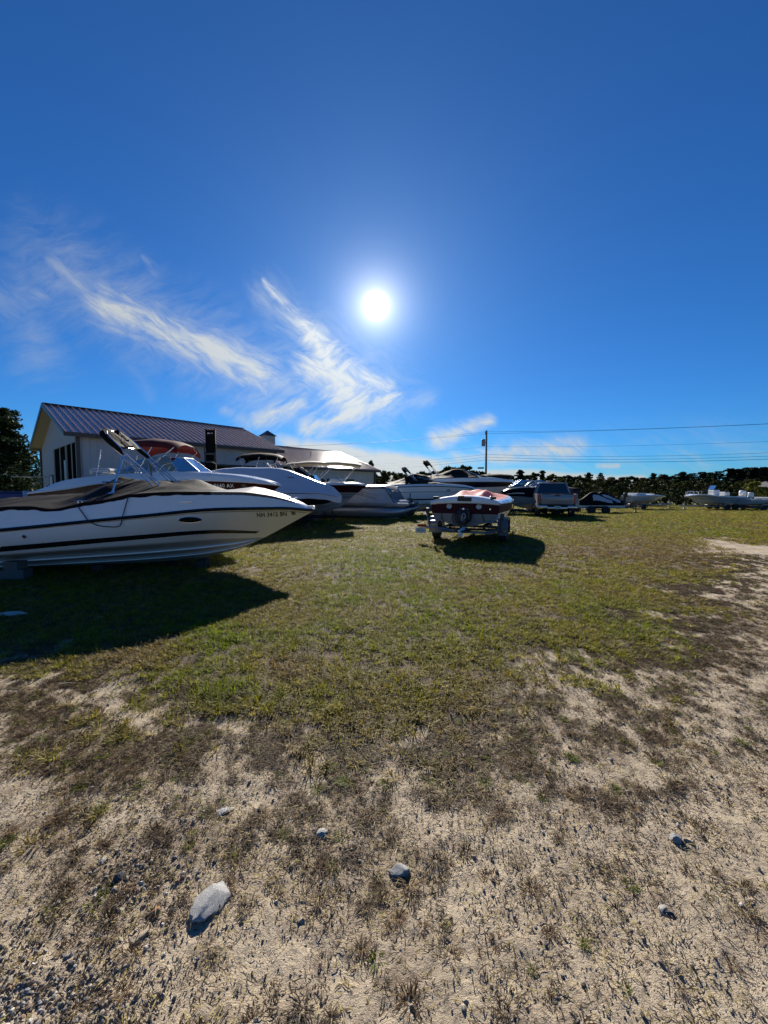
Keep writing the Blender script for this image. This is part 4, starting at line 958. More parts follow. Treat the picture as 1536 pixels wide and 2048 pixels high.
def bimini(root, x0, x1, hw, z, m, legs, crown=.12, droop=.10, val=.12, fr=ALU, bows=3, seed=0, name='bimini_top'):
    "cloth top stretched over bows; legs = list of (x top, x foot, z foot)"
    mb = MB(); rows = []
    for i in range(25):
        u = i/24; x = lerp(x0, x1, u); sag = .03*(math.cos(u*2*math.pi*(bows-1))-1)*.5; row = []
        for j in range(-9, 10):
            a = j/8
            if abs(a) > 1: p = (x, hw*(1 if a > 0 else -1)*1.01, z - droop*abs(2*u-1)**4 - val - .03*abs(2*u-1)**2)
            else: p = (x, hw*a, z + crown*(1-abs(a)**3.2) - droop*abs(2*u-1)**4 + sag*(1-a*a*.5) + .012*mnoise.noise(Vector((x*3+seed, a*3, seed))))
            row.append(Vector(p))
        rows.append(row)
    mb.loft(rows); top = mb.obj(name, m, root, smooth=50)
    def arch(x, xo, zo):
        p = [(xo, -hw*1.0, zo)] + [(lerp(xo, x, q), -hw, lerp(zo, z-.12, q)) for q in (.5, 1)]
        p += [(x, hw*a, z + crown*(1-abs(a)**3.2) - .03 - droop*abs(2*(x-x0)/(x1-x0)-1)**4) for a in (-.93, -.6, 0, .6, .93)]
        p += [(lerp(x, xo, q), hw, lerp(z-.12, zo, q)) for q in (0, .5, 1)]
        return p
    for xt, xf, zf in legs: mb = MB(); mb.tube(arch(xt, xf, zf), .013, 6); mb.obj('bow', fr, top)
    return top

def wheel(root, x, y, r=.30, w=.20, z=None, spokes=5):
    o = thing_part('wheel', root); o.location = (x, y, r if z is None else z)
    pr = [(r*.60, -w*.42), (r*.80, -w*.5), (r*.94, -w*.46), (r, -w*.34), (r*.985, -w*.1), (r, -w*.08), (r, w*.08), (r*.985, w*.1), (r, w*.34), (r*.94, w*.46), (r*.80, w*.5), (r*.60, w*.42)]
    MB().lathe(pr, (0, 0, 0), 'Y', 28).obj('tyre', RUBBER, o, smooth=30)
    s = 1 if y > 0 else -1; mb = MB(); mb.lathe([(r*.61, -w*.3*s), (r*.62, w*.40*s), (r*.56, w*.36*s), (r*.5, w*.2*s), (r*.24, w*.28*s), (r*.2, w*.38*s), (0.001, w*.38*s)], (0, 0, 0), 'Y', 24)
    for k in range(spokes): a = 2*math.pi*k/spokes; mb.box((math.cos(a)*r*.38, w*.30*s, math.sin(a)*r*.38), (r*.1, .02, r*.1))
    mb.obj('rim', GALV, o, smooth=30); return o
def trailer(name, label, loc, rz, L, W, zf=.45, axles=(1.6,), wr=.30, tongue=1.5, m=None, keelz=.55, bunkw=.55, fender=True, plate=False, guides=False, bh=.12, lights=True):
    "x forward, origin under the rear crossbar"
    m = m or GALV; t = thing(name, label, 'trailer', loc, rz)
    for s in (1, -1):
        mb = MB(); a, b = (0, s*W/2, zf), (L, s*W/2, zf); mb.tube([a, b, (L+tongue*.75, s*.08, zf+.03)], .045, 4); mb.obj('frame_rail', m, t)
        mb = MB(); mb.box((L*.45, s*bunkw, zf+bh+.03), (L*.75, .11, .05)); 
        for xx in (L*.12, L*.45, L*.78): mb.box((xx, s*bunkw, zf+bh/2), (.05, .05, bh))
        mb.obj('bunk', CARPET, t)
    for xx in (0.05, L*.42, L*.85): mb = MB(); mb.box((xx, 0, zf-.02), (.07, W-.05, .07)); mb.obj('crossbar', m, t)
    mb = MB(); mb.tube([(L*.9, 0, zf), (L+tongue, 0, zf+.03)], .05, 4); mb.box((L+tongue+.06, 0, zf+.04), (.22, .1, .09)); mb.obj('tongue', m, t)
    mb = MB(); mb.tube([(L+tongue-.25, .1, zf+.45), (L+tongue-.25, .1, .12)], .03, 8); mb.lathe([(.08, -.02), (.08, .02)], (L+tongue-.25, .1, .08), 'Y', 14); mb.obj('jack', m, t)
    mb = MB(); mb.tube([(L+tongue*.3, 0, zf), (L+tongue*.2, 0, zf+.65)], .04, 4); mb.box((L+tongue*.2-.08, 0, zf+.62), (.16, .14, .12)); mb.obj('winch_post', m, t)
    for xx in axles:
        mb = MB(); mb.tube([(xx, -W/2-.1, wr), (xx, W/2+.1, wr)], .035, 8); mb.obj('axle', m, t)
        for s in (1, -1):
            wheel(t, xx, s*(W/2+.20), wr)
    if fender:
        for s in (1, -1):
            mb = MB(); c = sum(axles)/len(axles); hl = wr*1.28 + (max(axles)-min(axles))/2; y0_, y1_ = s*(W/2+.06), s*(W/2+.34)
            pf = [(-hl, wr*.75), (-hl, wr*1.5), (-hl*.72, wr*2.15), (hl*.72, wr*2.15), (hl, wr*1.5), (hl, wr*.75)]
            rows = [[Vector((c+a, y0_, z)), Vector((c+a, y1_, z)), Vector((c+a, y1_, z-.05))] for a, z in pf]; mb.loft(rows); 
            rows = [[Vector((c+a, y0_, z-.015)), Vector((c+a, y1_-s*.005, z-.015))] for a, z in pf]; mb.loft(rows); mb.obj('fender', m, t)
    for s in (1, -1) if lights else ():
        mb = MB(); mb.rbox((-.03, s*(W/2+.05), zf+.03), (.06, .22, .10), .012); o = mb.obj('tail_light', RED, t)
    return t

def supports(lab, pts):
    for i, (x, y, z0, h) in enumerate(pts):
        o = MB().rbox((0, 0, h/2), (.20, .40, h), .01).obj('timber_block', WOOD); o.location = (x, y, z0); o.rotation_euler = (0, 0, R(8+3*i)); tag(o, lab, 'timber block', 'timber blocks under the nearest white cruiser')
def w2(o, p): return Matrix.Translation(o.location) @ Matrix.Rotation(o.rotation_euler.z, 4, 'Z') @ Vector(p)
def boat_root(label, tip_px, D, heading, L, z0=0.0, cat='boat', ztip=None, name='motor_boat'):
    "place the boat so that its bow tip is seen at tip_px at distance D"
    p = at(tip_px[0], tip_px[1], D); a = R(heading); loc = (p.x - L*math.cos(a), p.y - L*math.sin(a), z0)
    return thing(name, label, cat, loc, a), p.z - z0

# ------------------------------------------------------------------ 1. the white cruiser in the foreground
L = 7.4
b1, zt = boat_root('big white cruiser with black stripes and folded bimini, nearest to the camera at left', (629, 1021), 7.85, 8, L)
H1 = Hull(L, 2.40, [(0, .70), (.37, .92), (.62, 1.10), (.80, 1.205), (.92, 1.19), (1, zt)], [(0, .36), (.37, .49), (.675, .60), (.85, .63), (1, .58)],
          [(0, .06), (.6, .12), (.80, .20), (.92, .36), (1, .58)], 6.42, cb=.84, p=3.7, t0=.52, bulge=.045)
hull_part(H1, b1, WHITE, GREYW); rubrail(H1, b1, STRIPE, .03)  # white hull with its bottom coloured grey: the shade underneath is painted in
for f_ in (.36, .70):
    for s in (1, -1):
        mb = MB(); rows = []
        for i in range(41):
            q = lerp(.30 if f_ < .5 else .2, .97, i/40); w_ = .035*min(1, (1-q)*12); p = H1.bottom(q, f_); p2 = H1.bottom(q, f_+.05)
            rows.append([flip(p + Vector((0, .004, -.002)), s), flip(p + Vector((0, .010, -w_)), s), flip(p2 + Vector((0, 0, -w_*.9)), s), flip(p2 + Vector((0, 0, .004)), s)])
        mb.loft(rows); mb.obj('strake', WHITE, b1, smooth=20)
vb = curve([(0, .60), (.3, .66), (.6, .66), (.8, .66), (.97, .78)])
strip(H1, b1, 'stripe', STRIPE, lambda t: vb(t), lambda t: vb(t) + .27*(1-t)**.45, .375, .955)
strip(H1, b1, 'pinstripe', GSTRIPE, .075, .09, .05, .99)
D1 = Deck(H1, [(0, .15), (.3, .10), (.7, .10), (.9, .08), (1, 0)], [(0, .95), (.25, 1.12), (.36, 1.26), (.40, 1.265), (.446, 1.22), (.50, 1.30), (.56, 1.376), (.605, 1.45), (.705, 1.493), (.83, 1.485), (.89, 1.43), (.96, 1.28), (1, zt+.01)])
D1.build(b1, WHITE)
cover(D1, b1, BLKCOV, [(.0, 1.12), (.27, 1.39), (.43, 1.46), (.47, 1.62), (.51, 1.78), (.58, 1.70), (.64, 1.66), (.685, 1.74), (.70, 1.73), (.775, 1.50)], .02, .775, wr=.03, seed=3, k=1.0, sharp=True, n=110)
cover(D1, b1, TAUPEC, [(.775, 1.52), (.80, 1.545), (.845, 1.585), (.87, 1.56), (.92, 1.44), (.955, 1.32)], .772, .955, wr=.01, seed=9, name='bow_cover', n=60, sharp=True)
text_on(H1, b1, 'NH 3412 BN', 6.38, 1.035, .085, STRIPE, xs=.72, shear=.12, bold=.02, gap=1.08)
text_on(H1, b1, 'NH 3412 BN', 6.95, 1.045, .075, STRIPE, sd=1, xs=.72, shear=.15)
for sx in (6.97,):
    MB().add([surf(H1, sx+a, 1.045+b, -1, .006) for a, b in ((0, 0), (.07, 0), (.07, .07), (0, .07))], [(0, 1, 2, 3)]).obj('registration_sticker', GSTRIPE, b1)
e = disc_on(H1, b1, 'emblem', 5.36, 1.03, .17, .052, STRIPE, off=.007)
text_on(H1, e, 'Sea Ray', 5.24, 1.007, .048, CHROME, name='emblem_lettering', off=.011, shear=.35)
mb = MB(); n = 28; mb.tube([surf(H1, 5.36 + .17*math.cos(6.283*k/n), 1.03 + .052*math.sin(6.283*k/n), -1, .008) for k in range(n+1)], .006, 5); mb.obj('rim', CHROME, e)
for xx, zz in ((5.33, 1.27),):
    q = [D1.H.rail(xx/L).lerp(D1.edge(xx/L), .5)]; mb = MB(); mb.rbox((xx, -q[0].y-.02, q[0].z), (.20, .02, .028), .009); mb.obj('air_vent', CHROME, b1)
disc_on(H1, b1, 'drain_fitting', 2.92, .80, .028, .028, CHROME, off=.012, n=16)
# cleats, bow rail end
def cleat(root, p, sd=-1):
    mb = MB(); mb.tube([(p[0]-.09, p[1], p[2]+.035), (p[0]-.05, p[1], p[2]+.045), (p[0]+.05, p[1], p[2]+.045), (p[0]+.09, p[1], p[2]+.035)], [.006, .011, .011, .006], 8)
    for d in (-.03, .03): mb.tube([(p[0]+d, p[1], p[2]-.01), (p[0]+d, p[1], p[2]+.045)], .01, 6)
    return mb.obj('cleat', CHROME, root, smooth=True)
for tt_ in (.50, .945):
    for s in (1, -1): e = D1.edge(tt_); cleat(b1, (e.x, (e.y-.02)*s*(1 if tt_ < .9 else .6), e.z+.012))
mb = MB(); mb.rbox((L-.13, 0, zt+.075), (.26, .10, .05), .015); mb.tube([(L-.02, -.05, zt+.06), (L-.02, .05, zt+.06)], .035, 10); mb.obj('anchor_roller', CHROME, b1)
mb = MB(); mb.rbox((-.42, 0, .55), (.85, 2.0, .12), .04); mb.obj('swim_platform', WHITE, b1)
mb = MB(); mb.rbox((-.22, 0, .28), (.34, .28, .55), .06); mb.rbox((-.42, 0, .02), (.5, .12, .34), .05); mb.obj('outdrive', BLKM, b1)
# folded bimini leaning back over the stern
def folded(root, H, foot_x, hw, fz, ln, ang, m, roll=.16, pole=True, spread=.10, canv=.36):
    bm_ = thing_part('folded_bimini', root); c, s_ = math.cos(ang), math.sin(ang)
    def P(u, y, w=0): return Vector((foot_x - u*c - w*s_, y, fz + u*s_ - w*c))
    for k, w in enumerate((-.5, .5)):
        ww = w*spread; ap = []
        for y, u in ((-hw, 0), (-hw, ln*.5), (-hw*.98, ln*.80), (-hw*.90, ln*.92), (-hw*.6, ln), (0, ln*1.03), (hw*.6, ln), (hw*.90, ln*.92), (hw*.98, ln*.80), (hw, ln*.5), (hw, 0)): ap.append(P(u, y, ww*(.3+.7*u/ln)))
        mb = MB(); mb.tube(ap, .014, 8); mb.obj('bow', CHROME, bm_, smooth=True)
    mb = MB(); mb.tube([P(0, -hw, .1), P(ln*.55, -hw, .05)], .011, 8); mb.tube([P(0, hw, .1), P(ln*.55, hw, .05)], .011, 8); mb.obj('brace', CHROME, bm_, smooth=True)
    # canvas boot wrapped round the arch
    mb = MB(); mb.loft([[P(ln*u, hw*.99*(j/6)*(1 - .12*max(0, u-.85)/.18), -.03 + .05*math.sin(j*1.3+u*9)*(1-abs(j/6)) - .05*(1-(j/6)**2)) for j in range(-6, 7)] for u in (.70, .78, .86, .93, 1.0, 1.03)]); mb.obj('canvas', m, bm_, smooth=60)
    pts = []; rr = []
    for y, u in ((-hw*1.0, ln*(1-canv)), (-hw*1.0, ln*.78), (-hw*.98, ln*.88), (-hw*.86, ln*.97), (-hw*.5, ln*1.03), (0, ln*1.05), (hw*.5, ln*1.03), (hw*.86, ln*.97), (hw*.98, ln*.88), (hw, ln*.78), (hw, ln*(1-canv))): pts.append(P(u, y, 0)); rr.append(roll*(.62 if abs(y) >= hw and u < ln*.7 else 1)*(1 + .12*math.sin(y*9+u*5)))
    mb = MB(); mb.tube(pts, rr, 12)
    mb.v = [tuple(Vector(v) + Vector((.4, .4, 1))*.045*mnoise.noise(Vector(v)*11)) for v in mb.v]; mb.obj('canvas_boot', m, bm_, smooth=True)
    return P, bm_
P, fb = folded(b1, H1, 4.66, .48, 1.62, 1.36, R(44), BLKCOV, roll=.045, canv=.40)
q = P(.80, -.48); f0 = Vector((4.02, -.80, 1.45)); mb = MB(); mb.tube([f0, q], .016, 8); mb.tube([f0 + Vector((-.14, 0, .22)), f0 + Vector((.16, 0, .22))], .013, 6); mb.tube([f0 + Vector((0, 0, -.08)), f0], .03, 8)
mb.tube([f0 + Vector((-.05, .0, .02)), f0 + Vector((.06, 0, .03))], .02, 8); mb.obj('support_pole', CHROME, fb, smooth=True)
q = P(.80, .48); mb = MB(); mb.tube([(4.02, .80, 1.45), q], .016, 8); mb.obj('support_pole', CHROME, fb, smooth=True)
# slack line over the side
lp_ = []
ra = w2(b1, (0, 0, 0))
def sidept(x, z, off=.02):
    if z > H1.rz(x/L): e = D1.edge(x/L); r_ = H1.rail(x/L); f = min(1, (z-r_.z)/(e.z-r_.z)); p = r_.lerp(e, f); p.y += off+.02; return w2(b1, flip(p, -1))
    return w2(b1, surf(H1, x, z, -1, off))
rp = curve([(3.68, 1.29), (3.74, 1.22), (3.82, 1.12), (3.92, 1.01), (4.02, .965), (4.14, .945), (4.24, .94), (4.32, .96), (4.36, 1.02), (4.40, 1.15), (4.43, 1.30), (4.46, 1.42)])
mb = MB(); mb.tube([sidept(x, rp(x)) for x in [3.68 + i*.78/50 for i in range(51)]], .0075, 7)
tag(mb.obj('mooring_rope', LINE, smooth=True), 'thin dark rope hanging in a loop down the side of the nearest white cruiser', 'rope')
# blocks under it
def cblock(label, px, py, D, z, rz=0.0, d=(.40, .20, .20)):
    p = at(px, py, D); mb = MB(); w, l, h = d
    mb.rbox((0, 0, h-.016), (w, l, .032), .004); mb.rbox((0, 0, .016), (w, l, .032), .004)
    for x in (-w/2+.016, 0, w/2-.016): mb.box((x, 0, h/2), (.032, l-.006, h-.06))
    for y in (-l/2+.014, l/2-.014): mb.box((0, y, h/2), (w-.008, .028, h-.06))
    o = mb.obj('concrete_block', CONC); o.location = (p.x, D, z); o.rotation_euler = (0, 0, rz); tag(o, label, 'block')
cblock('lower concrete block under the stern of the nearest white cruiser', 33, 1160, 6.45, GZ(-6.1, 6.45)-.005, R(5), (.38, .20, .18))
cblock('upper, smaller concrete block of the pair under the nearest white cruiser', 31, 1135, 6.45, GZ(-6.1, 6.45)+.176, R(-4), (.26, .18, .14))
supports('dark timber block under the nearest white cruiser', [(w2(b1, (x, y, 0)).x, w2(b1, (x, y, 0)).y, -.02, h) for x, y, h in ((1.0, 0, .14), (3.4, 0, .15), (5.2, 0, .18), (1.6, .9, .40), (4.4, .6, .42))])

# ------------------------------------------------------------------ 2. white and maroon bowrider
L = 5.95
b2, zt = boat_root('white and maroon boat with a red bimini and open windshield, behind the nearest cruiser', (562, 971), 11.3, 7, L)
H2 = Hull(L, 2.3, [(0, 1.44), (.15, 1.55), (.3, 1.70), (.6, 1.78), (.85, 1.74), (1, zt)], [(0, 1.0), (.6, 1.08), (.9, 1.2), (1, 1.28)], [(0, .70), (.7, .75), (.9, .95), (1, 1.28)], 5.45, p=3.0, t0=.45)
hull_part(H2, b2, MAROON, BLACKG); rubrail(H2, b2, WHITE, .02)
D2 = Deck(H2, [(0, .12), (.1, .16), (.6, .16), (.85, .14), (1, 0)], [(0, 1.46), (.05, 1.58), (.11, 1.74), (.2, 1.84), (.4, 1.95), (.6, 1.99), (.8, 1.93), (.93, 1.80), (1, zt+.01)], crown=.05)
D2.build(b2, WHITE)
text_on(H2, b2, 'NH 9640 AX', 4.12, 1.595, .095, WTEXT, xs=.88, bold=.02, gap=1.08); text_on(H2, b2, 'NH 9640 AX', 4.95, 1.60, .085, WTEXT, sd=1, xs=.9)
MB().add([surf(H2, 4.99+a, 1.60+b, -1, .006) for a, b in ((0, 0), (.11, 0), (.11, .085), (0, .085))], [(0, 1, 2, 3)]).obj('registration_sticker', GSTRIPE, b2)
windshield(b2, [(2.1, .93, 1.99), (2.75, .93, 2.02), (3.40, .80, 2.02), (3.85, .48, 2.02), (4.02, .0, 2.03)][::-1], [(2.4, .80, 2.28), (2.75, .78, 2.38), (3.15, .66, 2.40), (3.42, .40, 2.40), (3.52, .0, 2.40)][::-1])
bimini(b2, 1.95, 3.45, .84, 2.76, REDCAN, [(1.9, 2.25, 1.95), (2.8, 2.4, 1.95), (3.35, 2.45, 1.95), (3.35, 2.9, 2.25)], crown=.16, droop=.16, val=.12)
mb = MB(); mb.tube([(1.50, -.92, 1.88), (1.62, -.90, 2.55)], .012, 6); mb.tube([(1.50, .92, 1.88), (1.62, .90, 2.55)], .012, 6); mb.tube([(1.50, -.92, 1.95), (1.9, -.93, 1.98), (2.2, -.93, 2.05)], .011, 6); mb.obj('side_rail', CHROME, b2)
for xx in (1.4, 2.0): mb = MB(); mb.rbox((xx, -.4, 2.02), (.5, .5, .16), .06); mb.obj('seat', GREYW, b2)
for x_ in (4.4, 5.3): e = D2.edge(x_/L); cleat(b2, (e.x, -(e.y-.05), e.z+.02))
trailer('boat_trailer', 'dark trailer under the white and maroon boat', w2(b2, (-.1, 0, 0)), R(7), 4.4, 1.5, tongue=1.0, axles=(1.5, 2.3), m=BLKM, bunkw=.6)
# ------------------------------------------------------------------ 3. boat under a silver cover
L = 6.9
b3, zt = boat_root('black hulled boat wrapped in a shiny silver grey cover, third from the camera', (684, 991), 15.5, 6, L)
H3 = Hull(L, 2.45, [(0, 1.35), (.5, 1.40), (.85, 1.38), (1, zt-.10)], [(0, .75), (.7, .85), (1, .95)], [(0, .42), (.7, .48), (.9, .66), (1, .95)], 6.2, p=2.9)
hull_part(H3, b3, BLACKG, BOTTOM); rubrail(H3, b3, CHROME, .02)
D3 = Deck(H3, [(0, .03), (.9, .03), (1, 0)], [(0, 1.36), (.5, 1.42), (.85, 1.40), (1, zt-.08)]); D3.build(b3, WHITE)
cover(D3, b3, SILVCOV, [(0, 1.6), (.12, 1.95), (.35, 2.34), (.42, 2.38), (.64, 2.37), (.70, 2.28), (.80, 2.02), (.90, 1.76), (.96, 1.58), (1, zt)], 0, 1, out=.05, drop=.22, wr=.03, seed=21, k=.9)
mb = MB(); mb.rbox((5.0, -.86, 1.98), (.26, .02, .03), .008, rz=-.15); mb.obj('strap', BLKP, b3)
trailer('boat_trailer', 'galvanised trailer under the silver covered boat', w2(b3, (-.1, 0, 0)), R(6), 4.9, 1.5, zf=.30, bh=.03, tongue=1.0, axles=(1.5, 2.3), wr=.27, m=BLKM)
# ------------------------------------------------------------------ 4. maroon boat with silver bottom, beige bimini
L = 6.6
b4, zt = boat_root('maroon boat with ribbed silver lower hull under a long beige bimini', (734, 970), 18.6, 5, L)
H4 = Hull(L, 2.4, [(0, 1.70), (.5, 1.72), (.9, 1.76), (1, zt-.02)], [(0, .95), (.6, 1.0), (.9, 1.05), (1, 1.05)], [(0, .35), (.7, .38), (.9, .62), (1, 1.05)], 5.75, p=2.8, cb=.9)
hull_part(H4, b4, MAROON, SILVER); rubrail(H4, b4, WHITE, .03)
strip(H4, b4, 'lower_panel', SILVER, .52, 1.0, 0, 1, off=.004)
for v in (.62, .74, .86): strip(H4, b4, 'rib', ALU, v, v+.03, 0, .99, off=.018)
D4 = Deck(H4, [(0, .06), (.9, .06), (1, 0)], [(0, 1.78), (.9, 1.84), (1, zt)]); D4.build(b4, WHITE)
for k, (x0_, x1_, z_, r_) in enumerate(((2.1, 4.1, 2.12, .16), (2.5, 3.9, 2.38, .13), (2.9, 4.5, 2.05, .17), (1.9, 2.9, 2.45, .10))):
    for yy in (-.75, .1, .7):
        mb = MB(); mb.tube([(lerp(x0_, x1_, q/8), yy + .12*math.sin(q*1.7+k), z_ + .10*math.sin(q*1.1+k*2+yy) - .02*q) for q in range(9)], [r_*(.5 + .5*math.sin(math.pi*(q+.6)/9.2)) for q in range(9)], 10)
        mb.v = [tuple(Vector(v) + Vector((.3, .5, 1))*.10*mnoise.noise(Vector(v)*5)) for v in mb.v]; mb.obj('bundled_canvas', BLKCOV, b4, smooth=50)
mb = MB()
for s in (-1, 1):
    mb.tube([(2.0, s*.95, 1.85), (2.9, s*.95, 2.75)], .022, 6); mb.tube([(2.9, s*.95, 1.85), (2.1, s*.95, 2.7)], .022, 6); mb.tube([(3.2, s*.96, 2.75), (4.2, s*.96, 1.95)], .018, 6)
mb.obj('folded_frame', ALU, b4)
bimini(b4, 2.9, 6.3, .85, 2.76, BEIGEC, [(3.1, 3.6, 1.85), (4.2, 3.6, 1.85), (4.6, 5.4, 1.85), (6.1, 5.4, 1.85), (4.9, 4.1, 1.85)], crown=.10, droop=.12, val=.06, bows=4)
windshield(b4, [(3.9, .9, 1.86), (4.3, .8, 1.86), (4.5, 0, 1.86)][::-1], [(3.8, .8, 2.15), (4.05, .7, 2.2), (4.2, 0, 2.2)][::-1])
mb = MB(); mb.rbox((5.2, -.5, 1.95), (.7, .5, .14), .05); mb.obj('seat', WHITE, b4)
trailer('boat_trailer', 'trailer under the maroon boat with the beige bimini', w2(b4, (-.1, 0, 0)), R(5), 4.4, 1.5, zf=.26, tongue=.9, axles=(1.6,), m=BLKM, wr=.27, bh=.03)
# ------------------------------------------------------------------ 5. black covered wakeboard boat with tower canopy
L = 5.2
b5, zt = boat_root('black covered boat with a dark canopy on a tower, before the barn doorway', (630, 962), 22.2, 6, L)
H5 = Hull(L, 2.2, [(0, 1.75), (.6, 1.8), (1, zt)], [(0, 1.2), (1, 1.4)], [(0, .8), (.7, .9), (1, 1.4)], 4.8)
hull_part(H5, b5, BLACKG, BLACKG); rubrail(H5, b5, CHROME, .02)
D5 = Deck(H5, [(0, .05), (1, 0)], [(0, 1.8), (.6, 1.85), (1, zt+.01)]); D5.build(b5, BLACKG)
cover(D5, b5, BLKCOV, [(0, 2.0), (.2, 2.25), (.35, 2.8), (.5, 2.75), (.62, 2.9), (.75, 2.65), (.85, 2.3), (1, 2.0)], 0, 1, out=.03, drop=.15, wr=.12, seed=33, k=1.0)
bimini(b5, 1.1, 3.5, 1.0, 3.38, BLKCOV, [(1.3, 1.7, 1.9), (2.3, 1.9, 1.9), (3.3, 2.7, 1.9)], crown=.18, droop=.22, val=.12)
mb = MB()
for s in (-1, 1):
    mb.tube([(2.9, s*1.0, 1.85), (2.7, s*.95, 2.75), (3.2, s*.9, 2.95)], .03, 8); mb.tube([(4.1, s*.8, 1.85), (3.2, s*.9, 2.95)], .03, 8); mb.tube([(3.4, s*.98, 2.0), (2.5, s*.98, 3.0)], .022, 6); mb.tube([(2.6, s*.98, 2.1), (3.8, s*.98, 2.9)], .022, 6)
mb.tube([(3.2, -.9, 2.95), (3.2, .9, 2.95)], .03, 8); mb.obj('tower', ALU, b5, smooth=True)
mb = MB()
for k, (x, z, w) in enumerate(((4.35, 2.55, 1.6), (4.55, 2.35, 1.5), (4.2, 2.75, 1.4))): mb.rbox((x-.4, 0, z), (w, 1.7, .12), .05)
mb.obj('bundled_canvas', BLKCOV, b5)
trailer('boat_trailer', 'dark trailer under the black covered boat before the barn doorway', w2(b5, (-.1, 0, 0)), R(6), 4.4, 1.5, zf=.6, axles=(1.5,), m=BLKM)

# ------------------------------------------------------------------ pontoon boat
def pontoon():
    a = R(-16); nose = at(822, 1010, 19.3); t = thing('pontoon_boat', 'blue grey pontoon boat with a swirl on its side fence and two long tubes', 'boat', (nose.x - 6.0*math.cos(a), nose.y - 6.0*math.sin(a), 0), a)
    PM = mat('pontoon_aluminium', (.34, .37, .41), .3, .7, var=.1, vscale=3); FM = mat('pale_blue_fence', (.44, .48, .53), .25, var=.04, coat=.3); SK = mat('blue_grey_skirt', (.06, .08, .11), .35, var=.1)
    for y in (0.0, 2.0):
        mb = MB(); rings = []
        for x, r, dz in ((0, .05, 0), (.05, .28, 0), (.3, .31, 0), (4.6, .31, 0), (5.2, .29, .02), (5.7, .20, .09), (5.95, .10, .17), (6.05, .02, .22)):
            rings.append([Vector((x, y + r*math.cos(6.283*k/20), .36 + dz + r*math.sin(6.283*k/20))) for k in range(20)])
        mb.loft(rings, closed=True, cap=True); tb = mb.obj('tube', PM, t, smooth=40)
        mb = MB(); mb.box((2.9, y, .06), (5.0, .03, .08)); mb.rbox((3.0, y, .68), (5.4, .30, .06), .01); mb.box((4.3, y-.30, .45), (2.2, .03, .03)); mb.obj('keel_strip', PM, tb)
    mb = MB(); mb.rbox((3.0, 1.0, .77), (5.9, 2.5, .10), .02); mb.obj('deck', SK, t)
    mb = MB(); mb.rbox((3.0, -.27, .78), (5.92, .03, .14), .01); mb.rbox((3.0, 2.27, .78), (5.92, .03, .14), .01); mb.obj('deck_trim', PM, t)
    # fences with a slanted forward corner
    for y in (-.22, 2.22):
        pts = [(.3, .84), (5.25, .84), (4.95, 1.15), (4.75, 1.62), (.3, 1.62)]
        mb = MB(); mb.poly(pts, .03, lambda u, v, w: (u, y + w - .015, v)); fp = mb.obj('fence_panel', FM, t)
        mb = MB(); mb.tube([(.3, y, .84), (.3, y, 1.66), (4.75, y, 1.66), (4.98, y, 1.15), (5.3, y, .84)], .022, 8); mb.tube([(3.6, y, .84), (3.6, y, 1.64)], .018, 6); mb.tube([(1.9, y, .84), (1.9, y, 1.64)], .018, 6); mb.obj('fence_rail', ALU, t)
        yy = y - .018 if y < 0 else y + .018
        for k, (z0_, z1_, am) in enumerate(((1.42, 1.08, .10), (1.36, 1.00, .07), (1.50, 1.22, .06))):
            mb = MB(); rows = []
            for i in range(25):
                u = i/24; x = lerp(1.6, 4.55, u); z = lerp(z0_, z1_, u**1.4) + am*math.sin(u*4.2); wd_ = .035*math.sin(math.pi*min(1, u*1.02))+.003
                rows.append([(x, yy, z), (x, yy, z+wd_)])
            mb.loft(rows); mb.obj('swirl_decal', SK, fp)
    pts = [(-.19, .84), (2.19, .84), (2.19, 1.62), (-.19, 1.62)]
    mb = MB(); mb.poly([(.0, .84), (2.0, .84), (2.0, 1.45), (.0, 1.45)], .03, lambda u, v, w: (5.1 - .25*(v-.84) + w, u, v)); mb.obj('front_gate', SK, t)
    mb = MB(); rows = []
    for i in range(30):
        x = lerp(.2, 5.25, i/29); row = []
        for j in range(13):
            yv = lerp(-.28, 2.28, j/12); z = 1.64 + .14*math.sin(math.pi*j/12)**.7*(1 if x < 4.6 else max(0, 1-(x-4.6)/.5)) + .015*mnoise.noise(Vector((x*4, yv*4, 2)))
            z -= max(0, (x-4.72))*1.55
            row.append(Vector((x, yv, z)))
        rows.append([row[0] - Vector((0, 0, .07))] + row + [row[-1] - Vector((0, 0, .07))])
    mb.loft(rows); mb.obj('cover', mat('dark_blue_canvas', (.05, .065, .085), .5, var=.2, bump=.4, bscale=12), t, smooth=50)
    mb = MB(); mb.rbox((5.55, .35, .90), (.5, .35, .16), .05); mb.obj('bow_seat', WHITE, t); mb = MB(); mb.rbox((5.62, 1.6, .94), (.3, .25, .2), .05); mb.tube([(5.6, 1.6, .95), (5.62, 1.6, 1.32)], .03, 6); mb.obj('trolling_motor', BLKP, t)
    mb = MB(); mb.rbox((-.25, 1.0, 1.25), (.4, .45, .5), .1); mb.rbox((-.25, 1.0, .6), (.22, .2, 1.0), .05); mb.obj('outboard_motor', BLKP, t)
pontoon()

